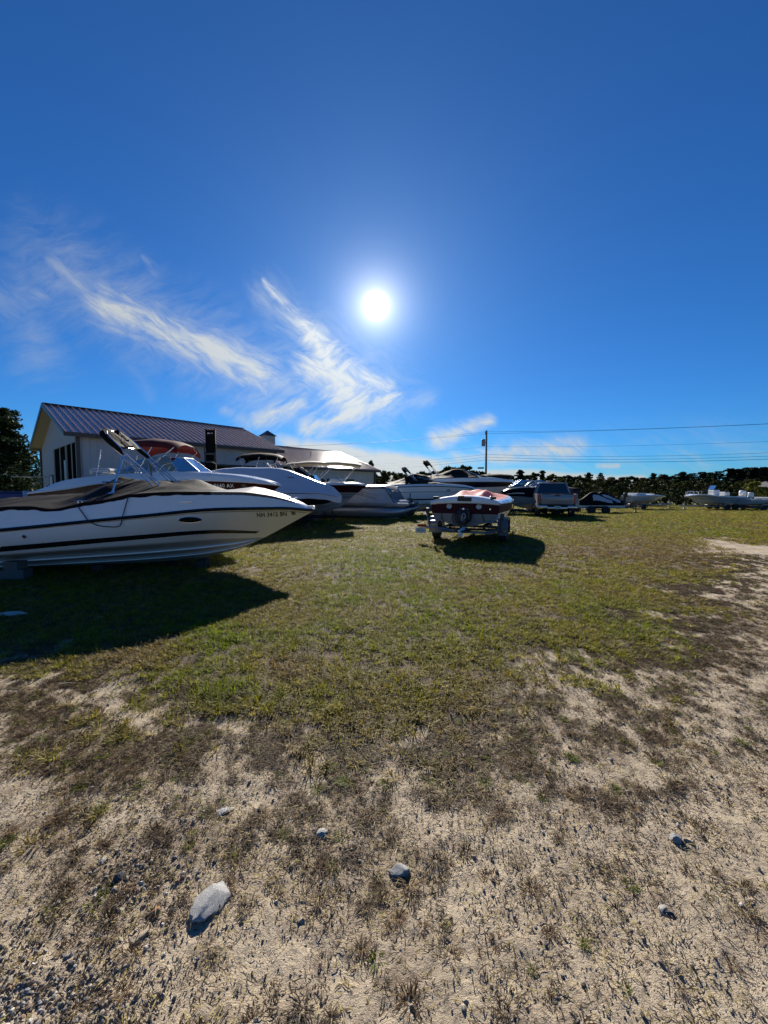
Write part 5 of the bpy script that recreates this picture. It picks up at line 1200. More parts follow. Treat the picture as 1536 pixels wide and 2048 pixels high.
# ------------------------------------------------------------------ 6. white cruiser left of centre, two folded biminis
L = 6.0
z6 = -.05
b6, zt = boat_root('white cruiser with grey stripes and dark cover, left of the red boat', (962, 986), 24.0, 5, L, z6)
H6 = Hull(L, 2.4, [(0, 1.68), (.4, 1.75), (.8, 1.68), (1, zt)], [(0, .70), (.6, .78), (1, .95)], [(0, .30), (.7, .36), (.9, .6), (1, .95)], 5.4)
hull_part(H6, b6, WHITE, WHITE); rubrail(H6, b6, GSTRIPE, .03)
strip(H6, b6, 'stripe', STRIPE, .72, .80, 0, .97); strip(H6, b6, 'pinstripe', GSTRIPE, .30, .33, 0, .97)
D6 = Deck(H6, [(0, .08), (.8, .10), (1, 0)], [(0, 1.82), (.4, 1.92), (.7, 1.86), (.9, 1.70), (1, zt+.01)]); D6.build(b6, WHITE)
cover(D6, b6, BLKCOV, [(0, 1.95), (.15, 2.15), (.30, 2.52), (.36, 2.50), (.56, 2.0)], .02, .56, wr=.04, seed=44, n=40)
mb = MB(); mb.tube([(1.85, -.85, 2.30), (3.4, -.75, 1.96)], .035, 6); mb.tube([(1.85, .85, 2.30), (3.4, .75, 1.96)], .035, 6); mb.obj('windshield_frame', ALU, b6)
folded(b6, H6, 1.9, .75, 2.0, 1.15, R(48), BLKCOV, roll=.05, canv=.40)
text_on(H6, b6, 'NH', 3.55, 1.48, .10, STRIPE)
trailer('boat_trailer', 'trailer under the white cruiser left of the red boat', w2(b6, (-.1, 0, 0)), R(5), 4.8, 1.6, zf=.30, axles=(1.5,), wr=.27, bh=.06)
# ------------------------------------------------------------------ 7. tall cruiser behind it
L = 7.2
b7, zt = boat_root('long cruiser with navy side band and peaked dark cover, high behind the white cruiser', (1032, 964), 28.0, 4, L, -.15)
H7 = Hull(L, 2.6, [(0, 2.15), (.4, 2.22), (.8, 2.22), (1, zt)], [(0, 1.1), (.6, 1.2), (1, 1.45)], [(0, .75), (.7, .82), (.9, 1.05), (1, 1.45)], 6.4)
hull_part(H7, b7, WHITE, BOTTOM); rubrail(H7, b7, WHITE, .03); strip(H7, b7, 'side_band', NAVYG, .03, .40, 0, .995, off=.005)
D7 = Deck(H7, [(0, .08), (.8, .12), (1, 0)], [(0, 2.35), (.4, 2.50), (.7, 2.50), (.9, 2.34), (1, zt+.01)]); D7.build(b7, WHITE)
cover(D7, b7, BLKCOV, [(0, 2.5), (.2, 2.75), (.40, 3.12), (.44, 3.10), (.56, 2.60)], .02, .57, wr=.04, seed=52, n=40)
mb = MB(); mb.tube([(3.15, -.7, 3.02), (4.3, -.8, 2.56)], .04, 6); mb.tube([(3.15, .7, 3.02), (4.3, .8, 2.56)], .04, 6); mb.tube([(3.5, -.3, 2.98), (4.5, -.3, 2.60)], .03, 6); mb.obj('windshield_frame', ALU, b7)
folded(b7, H7, 1.4, .8, 2.6, 1.35, R(50), BLKCOV, roll=.06, canv=.42)
trailer('boat_trailer', 'trailer under the tall navy banded cruiser', w2(b7, (-.1, 0, 0)), R(4), 5.8, 1.7, zf=.6, axles=(1.6, 2.4), bh=.2, m=BLKM)
# ------------------------------------------------------------------ 8. navy boat with its bow to the left
L = 4.5
b8, zt = boat_root('navy boat with pale lower hull and crumpled cover beside the pickup, bow left', (1002, 984), 25.0, 176, L, -.1)
H8 = Hull(L, 2.4, [(0, 1.55), (.4, 1.62), (.8, 1.62), (1, zt)], [(0, .55), (.6, .62), (1, .90)], [(0, .35), (.7, .38), (.9, .55), (1, .90)], 3.95)
hull_part(H8, b8, GREYW, GREYW); rubrail(H8, b8, NAVYG, .03); strip(H8, b8, 'side_band', NAVYG, .03, .50, 0, .995, off=.005); strip(H8, b8, 'stripe', WTEXT, .22, .30, .75, .96, off=.008)
D8 = Deck(H8, [(0, .08), (.8, .10), (1, 0)], [(0, 1.66), (.4, 1.75), (.7, 1.75), (.9, 1.66), (1, zt+.01)]); D8.build(b8, NAVYG)
windshield(b8, [(2.6, .9, 1.82), (3.3, .85, 1.82), (3.9, .5, 1.82), (4.0, 0, 1.82)][::-1], [(2.4, .8, 2.15), (2.9, .75, 2.2), (3.35, .45, 2.22), (3.4, 0, 2.22)][::-1])
cover(D8, b8, mat('grey_plastic_sheet', (.30, .31, .33), .25, var=.2, bump=.8, bscale=5, coat=.3), [(.28, 1.85), (.36, 2.12), (.45, 2.18), (.55, 2.18), (.66, 1.80)], .28, .66, wr=.14, seed=61, n=40, drop=.02)
cover(D8, b8, BLKCOV, [(0, 1.7), (.1, 1.78), (.2, 1.8), (.28, 1.85)], 0, .28, wr=.04, seed=62, n=20)
trailer('boat_trailer', 'trailer under the navy boat beside the pickup', w2(b8, (-.1, 0, 0)), R(176), 3.4, 1.6, zf=.28, axles=(1.5,), wr=.27, bh=.05, m=BLKM)
# ------------------------------------------------------------------ 9. dark boat far behind with a black canopy
L = 5.0
b9, zt = boat_root('far dark boat with a flat black canopy, between navy banded cruiser and navy boat', (1050, 968), 33.0, 5, L, -.3)
H9 = Hull(L, 2.2, [(0, 2.0), (1, zt)], [(0, 1.3), (1, 1.5)], [(0, .9), (.8, 1.1), (1, 1.5)], 4.6); hull_part(H9, b9, BLACKG, BOTTOM)
D9 = Deck(H9, [(0, .06), (1, 0)], [(0, 2.1), (1, zt+.01)]); D9.build(b9, WHITE)
bimini(b9, 1.2, 3.6, 1.0, 3.0, BLKCOV, [(1.3, 2.0, 2.1), (3.4, 2.6, 2.1)], crown=.12, val=.25)
trailer('boat_trailer', 'trailer under the far dark boat with the black canopy', w2(b9, (-.1, 0, 0)), R(5), 4.0, 1.5, zf=.7, axles=(1.5,), m=BLKM, bh=.2)

# ------------------------------------------------------------------ red boat on its trailer, stern to us
def red_boat():
    a = R(67); L = 5.1; c = at(928, 1085, 10.95)
    t = thing('runabout', 'red and white runabout with faded pink cover, stern towards the camera, on a trailer', 'boat', (c.x, c.y, 0), a)
    H = Hull(L, 2.22, [(0, 1.15), (.4, 1.15), (.8, 1.20), (1, 1.27)], [(0, .66), (.6, .72), (1, .95)], [(0, .44), (.7, .48), (.9, .66), (1, .95)], 4.6, cb=.88, bulge=.05, tr=.86)
    mb = MB(); nv = 6
    for s in (1, -1): mb.loft([[flip(H.side(q, v/nv), s) for v in range(nv+1)] for q in TS])
    mb.obj('hull', WHITE, t, smooth=30)
    mb = MB()
    for s in (1, -1): mb.loft([[flip(H.bottom(q, f), s) for f in (0, .3, .33, .37, .7, 1)] for q in TS])
    mb.obj('hull_bottom', BOTTOM, t, smooth=20)
    strip(H, t, 'side_band', MAROONF, .05, .55, 0, .99); rubrail(H, t, WHITE, .025)
    # transom: maroon above, greyish below, slightly raked
    def out(v0, v1): return [H.side(0, v) for v in (v0, (v0+v1)/2, v1)]
    o_ = out(0, .62); V = o_ + [flip(p, -1) for p in o_[::-1]]; mb = MB(); mb.poly([(p.y, p.z) for p in V], .03, lambda u, v, w: (-w, u, v)); mb.obj('transom', MAROONF, t)
    o_ = out(.62, 1.0) + [H.bottom(0, .5), H.bottom(0, 1)]; V = o_ + [flip(p, -1) for p in o_[:-1][::-1]]; mb = MB(); mb.poly([(p.y, p.z) for p in V], .028, lambda u, v, w: (-w, u, v)); mb.obj('lower_transom', mat('scuffed_bottom', (.22, .19, .165), .5, var=.2, vscale=4, dirt=.5), t)
    # deck with an arched white stern edge
    D = Deck(H, [(0, .10), (.8, .12), (1, 0)], [(0, 1.21), (.3, 1.25), (.8, 1.32), (1, 1.30)], crown=.09); D.build(t, WHITE)
    mb = MB(); rows = []
    for i in range(25):
        y = lerp(-1, 1, i/24); w = .985 - .02; yy = y*H.br(0)*1.02; top = 1.215 + .135*(1-abs(y)**2.2); bot = 1.09 + .05*(1-y*y)
        rows.append([(-.03, yy, bot), (-.10, yy*1.0, bot+.02), (-.12, yy*.99, (bot+top)/2), (-.07, yy*.97, top), (.25, yy*.95, top+.02)])
    mb.loft(rows); mb.obj('stern_moulding', mat('skylit_white_gelcoat', (.80, .80, .79), .25, var=.03), t, smooth=40)  # brighter copy of the white gelcoat; the sky's reflection is put into its colour
    mb = MB(); mb.rbox((-.115, -.02, 1.265), (.03, .40, .12), .01); mb.obj('walk_through_vent', BLKP, t); mb = MB(); mb.rbox((-.09, .08, 1.345), (.05, .17, .03), .008); mb.obj('handle', AMBER, t)
    for y in (-.80, .80): mb = MB(); mb.rbox((-.06, y, 1.30), (.12, .15, .07), .012); mb.obj('speaker_grille', BLKP, t)
    for y in (-.70, .66, .9): mb = MB(); mb.lathe([(.018, 0), (.02, .02), (.004, .03)], (.15, y, 1.31), 'Z', 8); mb.obj('deck_fitting', CHROME, t)
    # exhaust outlets, tow eye, drive
    for y in (-.42, .42):
        mb = MB(); mb.lathe([(.035, -.07), (.075, -.08), (.085, -.06), (.085, -.02)], (-.02, y, 1.06), 'X', 18); mb.obj('exhaust_port', GALV, t, smooth=30)
    mb = MB(); mb.tube([(-.05, -.12, .985), (-.09, -.10, .985), (-.09, .12, .985), (-.05, .14, .985)], .012, 8); mb.lathe([(.03, -.02), (.03, .02)], (-.09, .01, .985), 'X', 10); mb.obj('tow_eye', CHROME, t, smooth=True)
    mb = MB(); mb.lathe([(.0, 0), (.022, 0), (.022, .02), (0, .021)], (-.06, -.72, .99), 'X', 10); mb.obj('light', CHROME, t)
    dr = thing_part('outdrive', t); mb = MB()
    mb.rbox((-.10, 0, .80), (.16, .38, .34), .05); mb.rbox((-.26, 0, .72), (.30, .24, .40), .07); mb.rbox((-.34, 0, .52), (.26, .10, .34), .04)
    mb.rbox((-.42, 0, .62), (.42, .28, .025), .01); mb.obj('drive_housing', BLKM, dr)
    mb = MB(); mb.lathe([(.01, -.28), (.06, -.2), (.075, 0), (.06, .2), (.02, .3)], (-.36, 0, .42), 'X', 14); mb.add([(-.28, .01, .40), (-.28, -.01, .40), (-.42, -.01, .20), (-.46, .01, .20), (-.46, 0, .38)], [(0, 1, 2, 3), (0, 3, 4)]); mb.obj('gearcase', BLKM, dr, smooth=30)
    mb = MB(); mb.lathe([(.0, -.05), (.035, -.04), (.035, .05), (0, .06)], (-.66, 0, .42), 'X', 10)
    for k in range(3):
        an = k*2.094+.4; c_, s_ = math.cos(an), math.sin(an); mb.add([(-.69, .03*c_-.03*s_, .42+.03*s_+.03*c_), (-.60, .03*c_+.03*s_, .42+.03*s_-.03*c_), (-.58, .17*c_+.07*s_, .42+.17*s_-.07*c_), (-.70, .17*c_-.06*s_, .42+.17*s_+.06*c_)], [(0, 1, 2, 3)])
    mb.obj('propeller', ALU, dr)
    mb = MB(); mb.tube([(-.43, -.02, .80), (-.45, -.08, .72), (-.44, -.12, .80), (-.43, -.09, .88), (-.42, -.03, .86), (-.42, .0, .74), (-.42, -.05, .62)], .014, 6); mb.obj('hose_loop', GREYW, dr, smooth=True)
    for y, s in ((-.2, -1), (.2, 1)): mb = MB(); mb.tube([(-.04, y, .86), (-.16, y+.05*s, .80), (-.22, y, .66), (-.30, y*.6, .60)], .018, 6); mb.obj('hydraulic_hose', BLKP, dr, smooth=True)
    for y in (-.78, .80):
        mb = MB(); mb.rbox((-.16, y, .64), (.26, .26, .012), .004); mb.tube([(-.05, y, .80), (-.18, y, .655)], .012, 6); mb.obj('trim_tab', GALV, t)
    for k, (y, z0_, z1_) in enumerate(((-.55, 1.0, .62), (.62, .95, .6), (.3, .9, .55))): mb = MB(); mb.tube([(-.045, y, z0_), (-.07, y+.04, (z0_+z1_)/2), (-.05, y-.03, z1_)], .011, 6); mb.obj('cable', BLKP, t)
    # sagging faded cover with two raised points
    rows = []; f = curve([(0, 1.33), (.12, 1.38), (.22, 1.44), (.34, 1.50), (.45, 1.54), (.55, 1.50), (.8, 1.42), (1, 1.34)])
    for i in range(51):
        q = lerp(.035, .98, i/50); e = D.edge(q); row = []
        for j in range(-14, 15):
            aa = j/14; y = (e.y-.05)*aa; z = lerp(e.z, f(q), (1-abs(aa))**.9)
            z += .16*math.exp(-((aa+.46)/.16)**2 - ((q-.22)/.14)**2) + .13*math.exp(-((aa-.30)/.2)**2 - ((q-.20)/.12)**2) + .022*mnoise.noise(Vector((q*14, aa*5, 3))) + .012*mnoise.noise(Vector((q*30, aa*11, 9)))
            row.append(Vector((e.x, y, max(z, e.z + D.crown*(1-aa*aa) + .012))))
        rows.append(row)
    mb = MB(); mb.loft(rows); mb.obj('cover', PINKCOV, t, smooth=60)
    # trailer
    tr = trailer('boat_trailer', 'grey galvanised trailer under the red runabout, with black guide post, tail light and licence plate', w2(t, (-.15, 0, 0)), a, 4.3, 1.62, zf=.36, axles=(.95,), wr=.33, lights=False, m=mat('dark_galvanised', (.15, .165, .19), .4, .6, var=.2, vscale=10), bunkw=.5, bh=.08)
    mb = MB(); mb.tube([(-.12, 1.22, .46), (-.12, .55, .42), (-.05, .2, .34)], .035, 4); mb.obj('light_bar', GALV, tr)
    mb = MB(); mb.rbox((-.16, 1.16, .50), (.07, .26, .08), .012); mb.obj('tail_light', RED, tr)
    pl = MB(); pl.rbox((-.18, 1.19, .36), (.012, .31, .16), .004); pl = pl.obj('licence_plate', PLATE, tr)
    mb = MB()
    for k in range(6): mb.box((-.187, 1.19-.10+.04*k, .355), (.002, .022, .05))
    mb.box((-.187, 1.19, .42), (.002, .16, .014)); mb.obj('worn_characters', PLATEG, pl)
    for s in (1, -1):
        mb = MB(); mb.tube([(.05, s*.98, .40), (.05, s*1.05, .86)], .028, 8); mb.rbox((.05, s*1.05, .92 if s > 0 else .80), (.10, .10, .16), .02); mb.obj('guide_post', BLKM, tr)
        mb = MB(); mb.tube([(.0, s*.62, .36), (.0, s*.98, .42)], .03, 4); mb.obj('guide_arm', GALV, tr)
    mb = MB(); mb.tube([(-.1, 1.0, .44), (.02, 1.04, .72), (.05, 1.1, .80)], .012, 6); mb.rbox((.03, 1.12, .82), (.06, .12, .05), .01); mb.obj('bracket', CHROME, tr)
    mb = MB(); mb.lathe([(.02, -.2), (.05, -.2), (.05, .2), (.02, .2)], (0, 0, .40), 'Y', 12); mb.obj('keel_roller', BLKP, tr)
    mb = MB(); mb.rbox((-.07, -1.13, .42), (.05, .05, .05), .01); mb.obj('marker_light', AMBER, tr)
red_boat()

# ------------------------------------------------------------------ pickup truck seen from behind
def pickup():
    c = at(1112, 1033, 20.4); t = thing('pickup_truck', 'silver grey pickup truck parked with its tailgate towards the camera', 'pickup', (c.x+.05, 20.4, GZ(c.x, 20.4)), R(73))
    PA = mat('pewter_paint', (.20, .21, .215), .4, .25, var=.05, vscale=2, coat=.7, dirt=.12); BK = mat('truck_trim', (.02, .02, .022), .5); TG = glass('tinted_glass', (.06, .07, .08))
    W = 1.98; hw = W/2; L = 5.7          # x forward; origin at rear bumper
    # bed sides with wheel arch, tailgate, cab, hood
    def sidepl(y, s, name, prof, dep=.10):
        mb = MB(); mb.poly(prof, dep, lambda u, v, w: (u, y - s*w, v)); return mb.obj(name, PA, t)
    for s in (1, -1):
        arch = [(1.15-.48*math.cos(k*math.pi/10), .52+.46*math.sin(k*math.pi/10)) for k in range(11)]
        sidepl(s*hw, s, 'bed_side', [(.12, .62), (.12, 1.28), (.16, 1.31), (2.0, 1.30), (2.0, .50)] + arch[::-1], .09)
        arch2 = [(4.65-.48*math.cos(k*math.pi/10), .52+.46*math.sin(k*math.pi/10)) for k in range(11)]
        sidepl(s*hw, s, 'front_fender', [(3.75, .45), (3.75, 1.22), (5.45, 1.12), (5.62, .95), (5.62, .55)] + arch2[::-1], .12)
        mb = MB(); mb.poly([(2.02, .42), (2.02, 1.25), (3.73, 1.24), (3.73, .42)], .08, lambda u, v, w: (u, s*(hw+.002) - s*w, v)); d = mb.obj('door', PA, t)
        mb = MB(); mb.rbox((2.2, s*(hw+.02), 1.12), (.16, .03, .035), .01); mb.obj('handle', BK, d)
        mb = MB(); mb.rbox((.15, s*(hw-.085), 1.03), (.06, .16, .46), .02); mb.obj('tail_light', RED, t)
        mb = MB(); mb.rbox((3.45, s*(hw+.16), 1.42), (.14, .24, .22), .04); mb.rbox((3.45, s*(hw+.02), 1.34), (.08, .16, .05), .02); mb.obj('mirror', BK, t)
        for xx in (1.15, 4.65): wheel(t, xx, s*(hw-.13), .39, .26, spokes=6)
    mb = MB(); mb.box((1.05, 0, .80), (1.9, 1.55, .06)); mb.box((1.98, 0, 1.05), (.06, 1.75, .5)); mb.obj('bed_floor', BK, t)
    tg = MB(); tg.rbox((.09, 0, 1.00), (.09, 1.62, .54), .025); tg.rbox((.055, 0, 1.02), (.05, 1.50, .30), .02); tg = tg.obj('tailgate', PA, t, smooth=30)
    mb = MB(); mb.rbox((.04, 0, 1.22), (.03, .26, .07), .01); mb.obj('handle', BK, tg); mb = MB(); mb.rbox((.09, 0, 1.285), (.10, 1.62, .03), .01); mb.obj('cap', BK, tg)
    bp_ = MB(); bp_.rbox((-.02, .72, .60), (.20, .50, .20), .05); bp_.rbox((-.02, -.72, .60), (.20, .50, .20), .05); bp_.rbox((-.04, 0, .55), (.18, .98, .13), .03); bp_ = bp_.obj('rear_bumper', mat('bumper_chrome', (.5, .5, .5), .2, .9, dirt=.3), t, smooth=30)
    mb = MB(); mb.rbox((-.04, 0, .655), (.20, 1.85, .03), .01); mb.obj('step_pad', BK, bp_)
    for y in (-.34, .34): mb = MB(); mb.rbox((-.115, y, .575), (.02, .20, .12), .02); mb.obj('recess', BK, bp_)
    pl = MB(); pl.rbox((-.135, 0, .585), (.012, .31, .155), .004); pl = pl.obj('licence_plate', PLATE, t)
    mb = MB()
    for k in range(6): mb.box((-.142, -.10+.04*k, .58), (.002, .022, .05))
    mb.obj('worn_characters', PLATEG, pl)
    mb = MB(); mb.box((-.06, 0, .44), (.25, .07, .07)); mb.obj('tow_hitch', BLKM, t)
    # cab: loft of cross sections, windows as panes
    secs = [(2.02, 1.24, .93, 1.24), (2.20, 1.90, .76, 1.24), (3.15, 1.93, .77, 1.24), (3.85, 1.22, .90, 1.2)]
    def ring(x, zt, wt): return [Vector((x, -.95, 1.23)), Vector((x, -wt*.5-.47, (zt+1.23)/2 + .05)) if False else Vector((x, -lerp(.95, wt, .5), lerp(1.23, zt, .5))), Vector((x, -wt, zt-.05)), Vector((x, -wt+.09, zt)), Vector((x, 0, zt+.03)), Vector((x, wt-.09, zt)), Vector((x, wt, zt-.05)), Vector((x, lerp(.95, wt, .5), lerp(1.23, zt, .5))), Vector((x, .95, 1.23))]
    mb = MB(); mb.loft([ring(2.26, 1.88, .75), ring(2.5, 1.92, .77), ring(3.05, 1.92, .77), ring(3.2, 1.88, .76)])
    # pillars rather than solid sides: roof shell only
    rf = MB(); rf.rbox((2.68, 0, 1.895), (.98, 1.50, .07), .03); rf.obj('roof', PA, t, smooth=30)
    for s in (1, -1):
        pm_ = MB()
        pm_.tube([(2.04, s*.93, 1.22), (2.22, s*.72, 1.88)], .05, 6); pm_.tube([(3.95, s*.88, 1.20), (3.14, s*.72, 1.88)], .04, 6); pm_.tube([(2.95, s*.95, 1.22), (2.90, s*.75, 1.88)], .04, 6); pm_.tube([(2.04, s*.94, 1.235), (3.95, s*.90, 1.225)], .03, 6); pm_.tube([(2.2, s*.72, 1.89), (3.15, s*.72, 1.89)], .04, 6); pm_.obj('pillar', PA, t, smooth=True)
        MB().add([(2.06, s*.94, 1.24), (3.90, s*.89, 1.23), (3.14, s*.73, 1.86), (2.24, s*.73, 1.86)], [(0, 1, 2, 3)]).obj('side_window', TG, t)
    rw_ = MB(); rw_.add([(2.05, -.90, 1.26), (2.05, .90, 1.26), (2.21, .70, 1.85), (2.21, -.70, 1.85)], [(0, 1, 2, 3)]); rw_ = rw_.obj('rear_window', TG, t)
    mb = MB(); mb.box((2.03, .2, 1.3), (.012, .02, .0+.08)); mb.obj('divider', BK, rw_)
    MB().add([(3.92, -.86, 1.22), (3.92, .86, 1.22), (3.15, .70, 1.86), (3.15, -.70, 1.86)], [(0, 1, 2, 3)]).obj('windscreen', TG, t)
    mb = MB(); mb.rbox((2.03, 0, 1.05), (.06, 1.84, .42), .02); mb.obj('cab_back', PA, t)
    mb = MB(); mb.rbox((2.25, 0, 1.93), (.08, .30, .03), .01); mb.obj('brake_light', RED, t)
    for y in (-.4, .4): mb = MB(); mb.rbox((2.55, y, 1.2), (.16, .48, .7), .06); mb.rbox((2.55, y, 1.60), (.1, .26, .16), .04); mb.obj('seat', BK, t)
    mb = MB(); mb.rbox((4.65, 0, 1.13), (1.75, 1.76, .12), .05); mb.obj('hood', PA, t); mb = MB(); mb.rbox((5.6, 0, .75), (.14, 1.9, .62), .05); mb.obj('front_bumper', BK, t)
    mb = MB(); mb.box((2.8, .4, .42), (5.0, .08, .14)); mb.box((2.8, -.4, .42), (5.0, .08, .14)); mb.tube([(1.15, -.8, .39), (1.15, .8, .39)], .06, 8); mb.lathe([(.0, -.13), (.13, -.1), (.15, 0), (.13, .1), (0, .13)], (1.15, 0, .39), 'X', 12); mb.tube([(4.65, -.8, .39), (4.65, .8, .39)], .05, 8); mb.rbox((3.3, 0, .42), (1.6, .7, .2), .04); mb.obj('chassis', BLKM, t)
    mb = MB(); mb.tube([(.4, -.62, .38), (-.02, -.64, .37)], .035, 8); mb.obj('exhaust_pipe', GALV, t)
pickup()

# ------------------------------------------------------------------ trailer with two covered watercraft
def watercraft():
    D = 27.5; c = at(1140, 1025, D); z = GZ(c.x, D); a = R(-4)
    t = trailer('utility_trailer', 'low dark trailer carrying two covered watercraft, right of the pickup', (c.x, D, z), a, 3.3, 1.9, zf=.42, axles=(.95, 1.9), wr=.27, tongue=1.5, m=BLKM, bh=.04, fender=False)
    mb = MB(); mb.box((1.6, -1.0, .50), (3.3, .05, .14)); mb.box((1.6, 1.0, .50), (3.3, .05, .14)); mb.obj('side_rail', GALV, t)
    lab = ('nearer covered watercraft on the low trailer, black cover with a pale stripe', 'farther covered watercraft on the low trailer, pale panels on its cover')
    for k, (x, y) in enumerate(((.3, -.5), (1.35, .5))):
        o = thing('watercraft', lab[k], 'watercraft', w2(t, (x, y, .50)) , a); o.location.z = z + .52
        f = curve([(0, .35), (.15, .62), (.30, .92), (.38, 1.02), (.45, .98), (.7, .62), (.9, .40), (1, .22)]); wf = curve([(0, .30), (.3, .52), (.6, .52), (.85, .36), (1, .08)]); rows = []
        for i in range(41):
            q = i/40; row = []
            for j in range(-10, 11):
                aa = j/10; y_ = wf(q)*aa*(1.05 if abs(aa) > .8 else 1); zz = f(q)*(1-abs(aa)**2.2) + .02*mnoise.noise(Vector((q*12, aa*4, k*7))) ; row.append(Vector((q*2.7, y_, max(zz, 0)*.98 + (0 if abs(aa) < 1 else -.12))))
            rows.append(row)
        mb = MB(); mb.loft(rows); cv = mb.obj('cover', BLKCOV, o, smooth=60)
        mb = MB(); mb.loft([[flip(Vector(p), 1) + Vector((0, 0, .012)) for p in r_[2:6]] for r_ in rows[13:34]]); mb.loft([[Vector(p) + Vector((0, 0, .012)) for p in r_[15:19]] for r_ in rows[13:34]]); mb.obj('pale_stripe', mat('pale_cover_cloth', (.42, .42, .44), .6, bump=.3, bscale=12), cv, smooth=60)
        mb = MB(); rows = []
        for i in range(21):
            q = i/20; w_ = wf(q)*.86; rows.append([Vector((q*2.6, -w_, .05)), Vector((q*2.6, -w_*.6, -.06)), Vector((q*2.6, 0, -.10 + .15*q**4)), Vector((q*2.6, w_*.6, -.06)), Vector((q*2.6, w_, .05))])
        mb.loft(rows); mb.obj('hull', GREYW, o)
    mb = MB(); q = w2(t, (-.35, .3, 0)); mb.tube([(0, 0, 0), (0, 0, 1.75), (.02, 0, 1.9)], .035, 8); mb.rbox((.12, 0, 1.98), (.42, .07, .06), .02); o = mb.obj('post', ALU); o.location = (q.x, q.y+1.2, z); o.rotation_euler = (0, .0, R(20)); tag(o, 'thin metal post with a slanted arm just right of the pickup', 'post')
watercraft()

# ------------------------------------------------------------------ small white skiff and centre console at the right
L = 3.9
s1, zt = boat_root('small plain white skiff on a trailer, far right of the covered watercraft', (1331, 993), 37, 4, L, -.35, name='skiff')
HS = Hull(L, 1.7, [(0, 1.22), (.5, 1.30), (1, zt)], [(0, .72), (1, 1.0)], [(0, .55), (.7, .6), (1, 1.0)], 3.5); hull_part(HS, s1, GREYW, BOTTOM); rubrail(HS, s1, WHITE, .035)
DS = Deck(HS, [(0, .05), (1, 0)], [(0, 1.30), (.5, 1.36), (1, zt+.02)]); DS.build(s1, WHITE)
mb = MB(); mb.rbox((1.0, 0, 1.44), (.9, 1.3, .16), .04); mb.obj('seat', WHITE, s1); mb = MB(); mb.rbox((2.2, 0, 1.40), (.12, 1.4, .10), .03); mb.obj('thwart', WHITE, s1)
mb = MB(); mb.rbox((-.15, 0, 1.35), (.3, .3, .4), .08); mb.rbox((-.2, 0, .9), (.16, .12, .8), .03); mb.obj('outboard_motor', BLKP, s1)
trailer('boat_trailer', 'trailer under the small white skiff', w2(s1, (-.1, 0, 0)), R(4), 3.2, 1.2, zf=.42, axles=(1.2,), wr=.25, bh=.06)
L = 5.0
s2, zt = boat_root('pale centre console fishing boat with bow rail and white outboard, bow to the left', (1369, 993), 36, 178, L, -.35, name='fishing_boat')
HC = Hull(L, 2.2, [(0, 1.15), (.5, 1.22), (.8, 1.38), (1, zt)], [(0, .62), (.6, .68), (1, 1.0)], [(0, .42), (.7, .46), (.9, .65), (1, 1.0)], 4.4); hull_part(HC, s2, GREYW, GREYW); rubrail(HC, s2, WHITE, .04)
strip(HC, s2, 'stripe', GSTRIPE, .25, .34, 0, .97); strip(HC, s2, 'stripe', GSTRIPE, .60, .66, 0, .97)
DC = Deck(HC, [(0, .12), (1, 0)], [(0, 1.22), (.5, 1.28), (.8, 1.44), (1, zt+.02)], crown=-.02); DC.build(s2, WHITE)
mb = MB(); mb.rbox((2.35, 0, 1.55), (.55, .7, .55), .06); cs_ = mb.obj('console', WHITE, s2); mb = MB(); mb.add([(2.62, -.36, 1.88), (2.62, .36, 1.88), (2.42, .32, 2.22), (2.42, -.32, 2.22)], [(0, 1, 2, 3)]); mb.obj('windscreen', WSG, cs_)
mb = MB(); mb.rbox((1.45, 0, 1.46), (.45, .8, .34), .06); mb.obj('leaning_seat', WHITE, s2)
mb = MB()
for s in (-1, 1):
    pr_ = [Vector((x_, s*(HC.br(x_/L)-.08), HC.rz(x_/L)+.33)) for x_ in (3.0, 3.5, 4.0, 4.5, 4.8)] + [Vector((4.97, 0, zt+.42))]
    mb.tube([Vector((3.0, s*(HC.br(.55)-.08), HC.rz(.55)+.1))] + pr_, .018, 6)
    for p_ in pr_[:-1]: mb.tube([p_, p_ - Vector((0, 0, .30))], .014, 6)
mb.obj('bow_rail', ALU, s2)
mb = MB(); mb.rbox((-.25, 0, 1.50), (.5, .42, .55), .14, seg=3); mb.obj('outboard_motor', WHITE, s2, smooth=40); mb = MB(); mb.rbox((-.22, 0, .85), (.2, .16, .9), .05); mb.rbox((-.3, 0, .45), (.45, .1, .12), .04); mb.obj('motor_leg', WHITE, s2)
trailer('boat_trailer', 'trailer under the pale centre console boat', w2(s2, (-.1, 0, 0)), R(178), 3.9, 1.6, zf=.30, axles=(1.3, 2.0), wr=.27, bh=.06)
L = 5.0
s3, zt = boat_root('low grey boat with white outboard cut by the right edge of the picture', (1585, 1000), 35, 4, L, -.35, name='fishing_boat')
HD = Hull(L, 1.9, [(0, .95), (1, zt)], [(0, .55), (1, .8)], [(0, .42), (.8, .5), (1, .8)], 4.5); hull_part(HD, s3, GREYW, BOTTOM); DD_ = Deck(HD, [(0, .1), (1, 0)], [(0, 1.0), (1, zt+.02)]); DD_.build(s3, GREYW)
mb = MB(); mb.rbox((.9, 0, 1.35), (.38, .36, .5), .12, seg=3); mb.rbox((.9, 0, .95), (.18, .14, .7), .04); mb.obj('outboard_motor', WHITE, s3, smooth=40)
mb = MB(); mb.rbox((2.6, 0, 1.1), (1.2, 1.4, .14), .04); mb.obj('seat', WHITE, s3)
trailer('boat_trailer', 'trailer under the low grey boat at the right edge', w2(s3, (-.1, 0, 0)), R(4), 4.0, 1.4, zf=.25, axles=(1.3,), wr=.25, bh=.06)
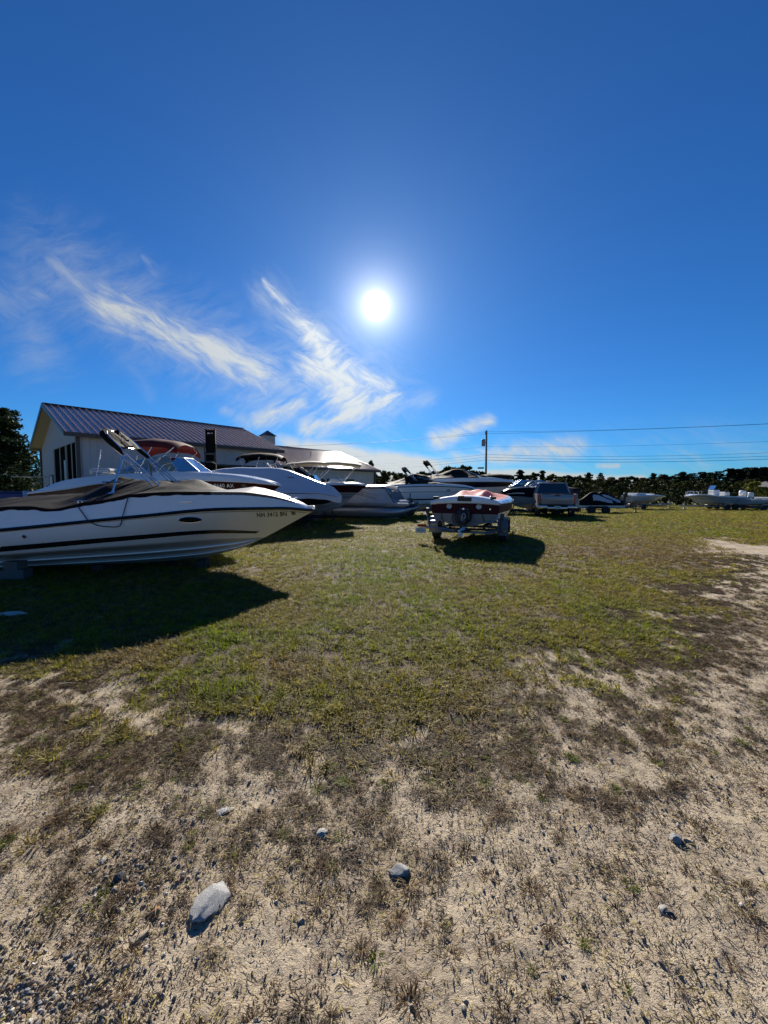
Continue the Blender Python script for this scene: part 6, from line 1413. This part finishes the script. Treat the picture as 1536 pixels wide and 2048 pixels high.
# dark sheds behind at the right edge
p = at(1545, 978, 60); o = thing('shed', 'dark low shed roof showing above the bright shrub at the right edge', 'building', (p.x, 60, -.35), R(6)); MB().box((0, 0, 1.1), (5, 4, 2.4)).obj('wall', mat('dark_shed_wall', (.08, .075, .07), .8), o); MB().add([(-2.9, -2.4, 2.1), (2.9, -2.4, 2.1), (2.9, 2.4, 2.1), (-2.9, 2.4, 2.1), (-1.2, 0, 3.1), (1.2, 0, 3.1)], [(0, 1, 5, 4), (1, 2, 5), (2, 3, 4, 5), (3, 0, 4), (3, 2, 1, 0)]).obj('roof', mat('dark_shed_roof', (.04, .04, .042), .7), o)

# ------------------------------------------------------------------ forklift before the barn
def forklift():
    D = 20.6; c = at(432, 1030, D); t = thing('forklift', 'tall black forklift mast machine standing before the barn wall', 'forklift', (c.x, D, 0), R(-75))
    YM = mat('forklift_paint', (.05, .045, .04), .5, dirt=.4)
    mb = MB()
    for s in (-1, 1): mb.box((1.05, s*.30, 2.35), (.16, .10, 4.4)); mb.box((1.14, s*.22, 2.5), (.12, .07, 4.0))
    for z in (.4, 1.7, 3.0, 4.45): mb.box((1.07, 0, z), (.12, .60, .12))
    mb.box((1.12, 0, 2.2), (.05, .46, 4.2)); mb.obj('mast', mat('flat_black_steel', (.006, .006, .006), .8, spec=.1), t); mb = MB(); mb.tube([(1.0, 0, .3), (1.0, 0, 3.9)], .055, 8); mb.tube([(1.0, 0, 3.0), (1.0, 0, 4.4)], .035, 8); mb.obj('lift_cylinder', BLKM, t, smooth=True)
    mb = MB(); mb.box((1.26, 0, 2.9), (.06, .86, .1)); mb.box((1.26, 0, 3.3), (.06, .86, .1)); mb.box((1.26, -.4, 3.3), (.05, .06, 1.0)); mb.box((1.26, .4, 3.3), (.05, .06, 1.0)); mb.obj('carriage', BLKM, t)
    for s in (-1, 1): mb = MB(); mb.box((1.31, s*.35, 3.1), (.05, .12, .6)); mb.box((1.9, s*.35, 2.82), (1.2, .12, .045)); mb.obj('fork', BLKM, t)
    mb = MB(); mb.rbox((-.2, 0, .8), (2.0, 1.15, .7), .08); mb.rbox((-.85, 0, 1.25), (.7, 1.1, .5), .1); mb.obj('body', YM, t)
    mb = MB(); mb.rbox((-.15, 0, 2.22), (1.3, 1.1, .07), .02)
    for x in (-.7, .5):
        for s in (-1, 1): mb.tube([(x, s*.5, 1.1), (x*.85, s*.5, 2.2)], .035, 6)
    mb.obj('overhead_guard', BLKM, t); mb = MB(); mb.rbox((-.2, 0, 1.25), (.5, .5, .14), .04); mb.rbox((-.45, 0, 1.5), (.1, .5, .5), .04); mb.obj('seat', BLKP, t)
    for x, r in ((.75, .38), (-.8, .30)):
        for s in (-1, 1): wheel(t, x, s*.52, r, .24)
    t.scale = (1, .66, 1)
forklift()
